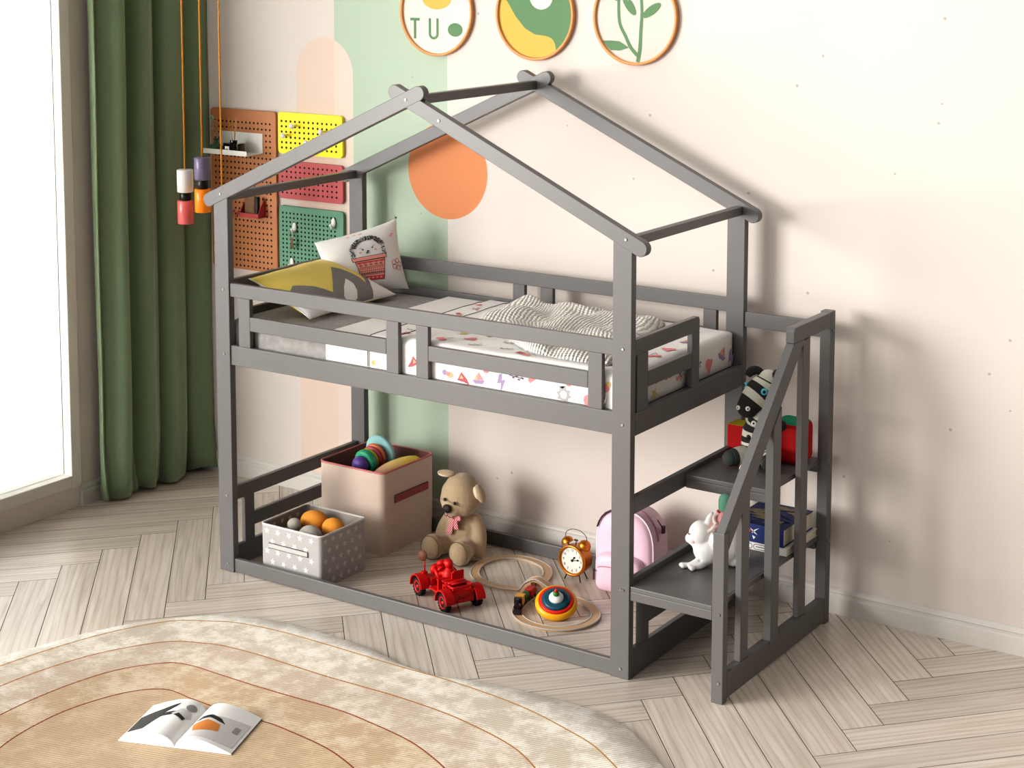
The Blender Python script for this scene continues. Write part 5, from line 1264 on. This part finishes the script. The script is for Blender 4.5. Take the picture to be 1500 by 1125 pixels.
put('area_rug', rg, rms, loc=(cxr, cyr, 0), label='large organic shaped cream to camel rug with thin curved lines in front of the bed', cat='rug')

# open magazine on the rug
mg_ = thing('open_magazine', 'open magazine with black and white photographs lying on the rug', 'magazine', (.985, -1.20, .0135), rz=math.radians(20))
paper = mat('magazine_paper', (242, 241, 238), .35); inkd = mat('ink_dark', (40, 40, 40), .5); inkg = mat('ink_grey', (150, 148, 146), .5); inkl = mat('ink_light', (206, 204, 202), .5); inko = mat('ink_orange', (204, 128, 58), .5)
def page(sgn):
    W_, H_ = .20, .27
    def f(u, v, e=0):
        x = sgn*W_*u; z = .004+.040*math.sin(min(1, u*1.25)*PI)**.8*(1 if u < .8 else 1) if 0 < u < .8 else .004
        z = .004+.038*(math.sin(PI*min(1, (u+.0)**.62))) 
        return (x, H_*(v-.5), max(.002, z)+e)
    t = MB(); t.grid(lambda u, v: f(u, v), 24, 6); t.grid(lambda u, v: (f(u, v)[0], f(u, v)[1], .0005), 24, 2)
    for v in (0, 1): t.grid(lambda u, w_, v=v: (f(u, v)[0], f(u, v)[1], .0005+(f(u, v)[2]-.0005)*w_), 24, 1, smooth=False)
    pg_ = put('page_stack', t, paper, mg_, fixn=False)
    d = MB(); g_ = lambda a, b_: (lambda s, t_: f(s, t_, .0012+b_))
    rnd = random.Random(5+sgn)
    if sgn < 0:
        d.decal([(.98, .20), (.98, .62), (.80, .70), (.66, .74), (.40, .88), (.42, .80), (.60, .66), (.55, .60), (.30, .66), (.32, .56), (.55, .50), (.62, .38), (.7, .2)], g_(0, 0), 0, 3)
        d.decal(circ(.16, .80, .09, 18, .08), g_(0, 0), 1, 2); d.decal([(.30, .72), (.10, .70), (.05, .58), (.18, .50), (.40, .56)], g_(0, .0003), 2, 2); d.decal([(.28, .60), (.12, .52), (.14, .46), (.34, .54)], g_(0, .0006), 0, 2)
    else:
        d.decal([(.10, .60), (.95, .72), (.95, .10), (.10, .05)], g_(0, 0), 2, 3); d.decal([(.10, .50), (.16, .62), (.30, .66), (.50, .60), (.62, .50), (.50, .52), (.30, .58), (.18, .54)], g_(0, .0004), 0, 2); d.decal([(.10, .40), (.3, .52), (.55, .46), (.6, .30), (.2, .2)], g_(0, .0004), 3, 2); d.decal(rrect(.78, .88, .40, .55, .02), g_(0, .0004), 1, 1)
    put('page_print', d, [inkd, inkg, inkl, inko], pg_, fixn=False)
page(-1); page(1)

# ------------------------------------------------------------------ light
# daylight: a bright overcast glow low in the window direction, dim towards the inside of the room
w = bpy.data.worlds.new('world'); sc.world = w; w.use_nodes = True
nt = w.node_tree; N = nt.nodes; Lk = nt.links; bg = N['Background']; bg.inputs[0].default_value = (1.0, .97, .935, 1)
tc = N.new('ShaderNodeTexCoord'); dt = N.new('ShaderNodeVectorMath'); dt.operation = 'DOT_PRODUCT'; Lk.new(tc.outputs['Generated'], dt.inputs[0])
dt.inputs[1].default_value = V((-.80, -.55, .22)).normalized()
mr = N.new('ShaderNodeMapRange'); mr.interpolation_type = 'SMOOTHSTEP'; mr.inputs['From Min'].default_value = -.1; mr.inputs['From Max'].default_value = 1.0; mr.inputs['To Min'].default_value = .07; mr.inputs['To Max'].default_value = 1.8
Lk.new(dt.outputs['Value'], mr.inputs['Value'])
d2_ = N.new('ShaderNodeVectorMath'); d2_.operation = 'DOT_PRODUCT'; Lk.new(tc.outputs['Generated'], d2_.inputs[0]); d2_.inputs[1].default_value = V((-.78, .62, .02)).normalized()
m2_ = N.new('ShaderNodeMapRange'); m2_.interpolation_type = 'SMOOTHSTEP'; m2_.inputs['From Min'].default_value = .55; m2_.inputs['From Max'].default_value = 1; m2_.inputs['To Min'].default_value = 0; m2_.inputs['To Max'].default_value = 1.0; Lk.new(d2_.outputs['Value'], m2_.inputs['Value'])
ad_ = N.new('ShaderNodeMath'); Lk.new(mr.outputs[0], ad_.inputs[0]); Lk.new(m2_.outputs[0], ad_.inputs[1]); Lk.new(ad_.outputs[0], bg.inputs[1])
def area(name, loc, tgt, sx_, sy_, pw, col):
    ld = bpy.data.lights.new(name, 'AREA'); ld.shape = 'RECTANGLE'; ld.size = sx_; ld.size_y = sy_; ld.energy = pw; ld.color = col
    o = bpy.data.objects.new(name, ld); COL.objects.link(o); o.location = loc
    o.rotation_euler = (V(tgt)-V(loc)).to_track_quat('-Z', 'Y').to_euler(); return o
area('window_light', (-3.6, -6.3, 2.35), (1.1, 1.0, 1.15), 3.6, 3.2, 800, (1, .968, .93))
sc.view_settings.view_transform = 'Standard'; sc.view_settings.look = 'Medium High Contrast'; sc.view_settings.exposure = 0
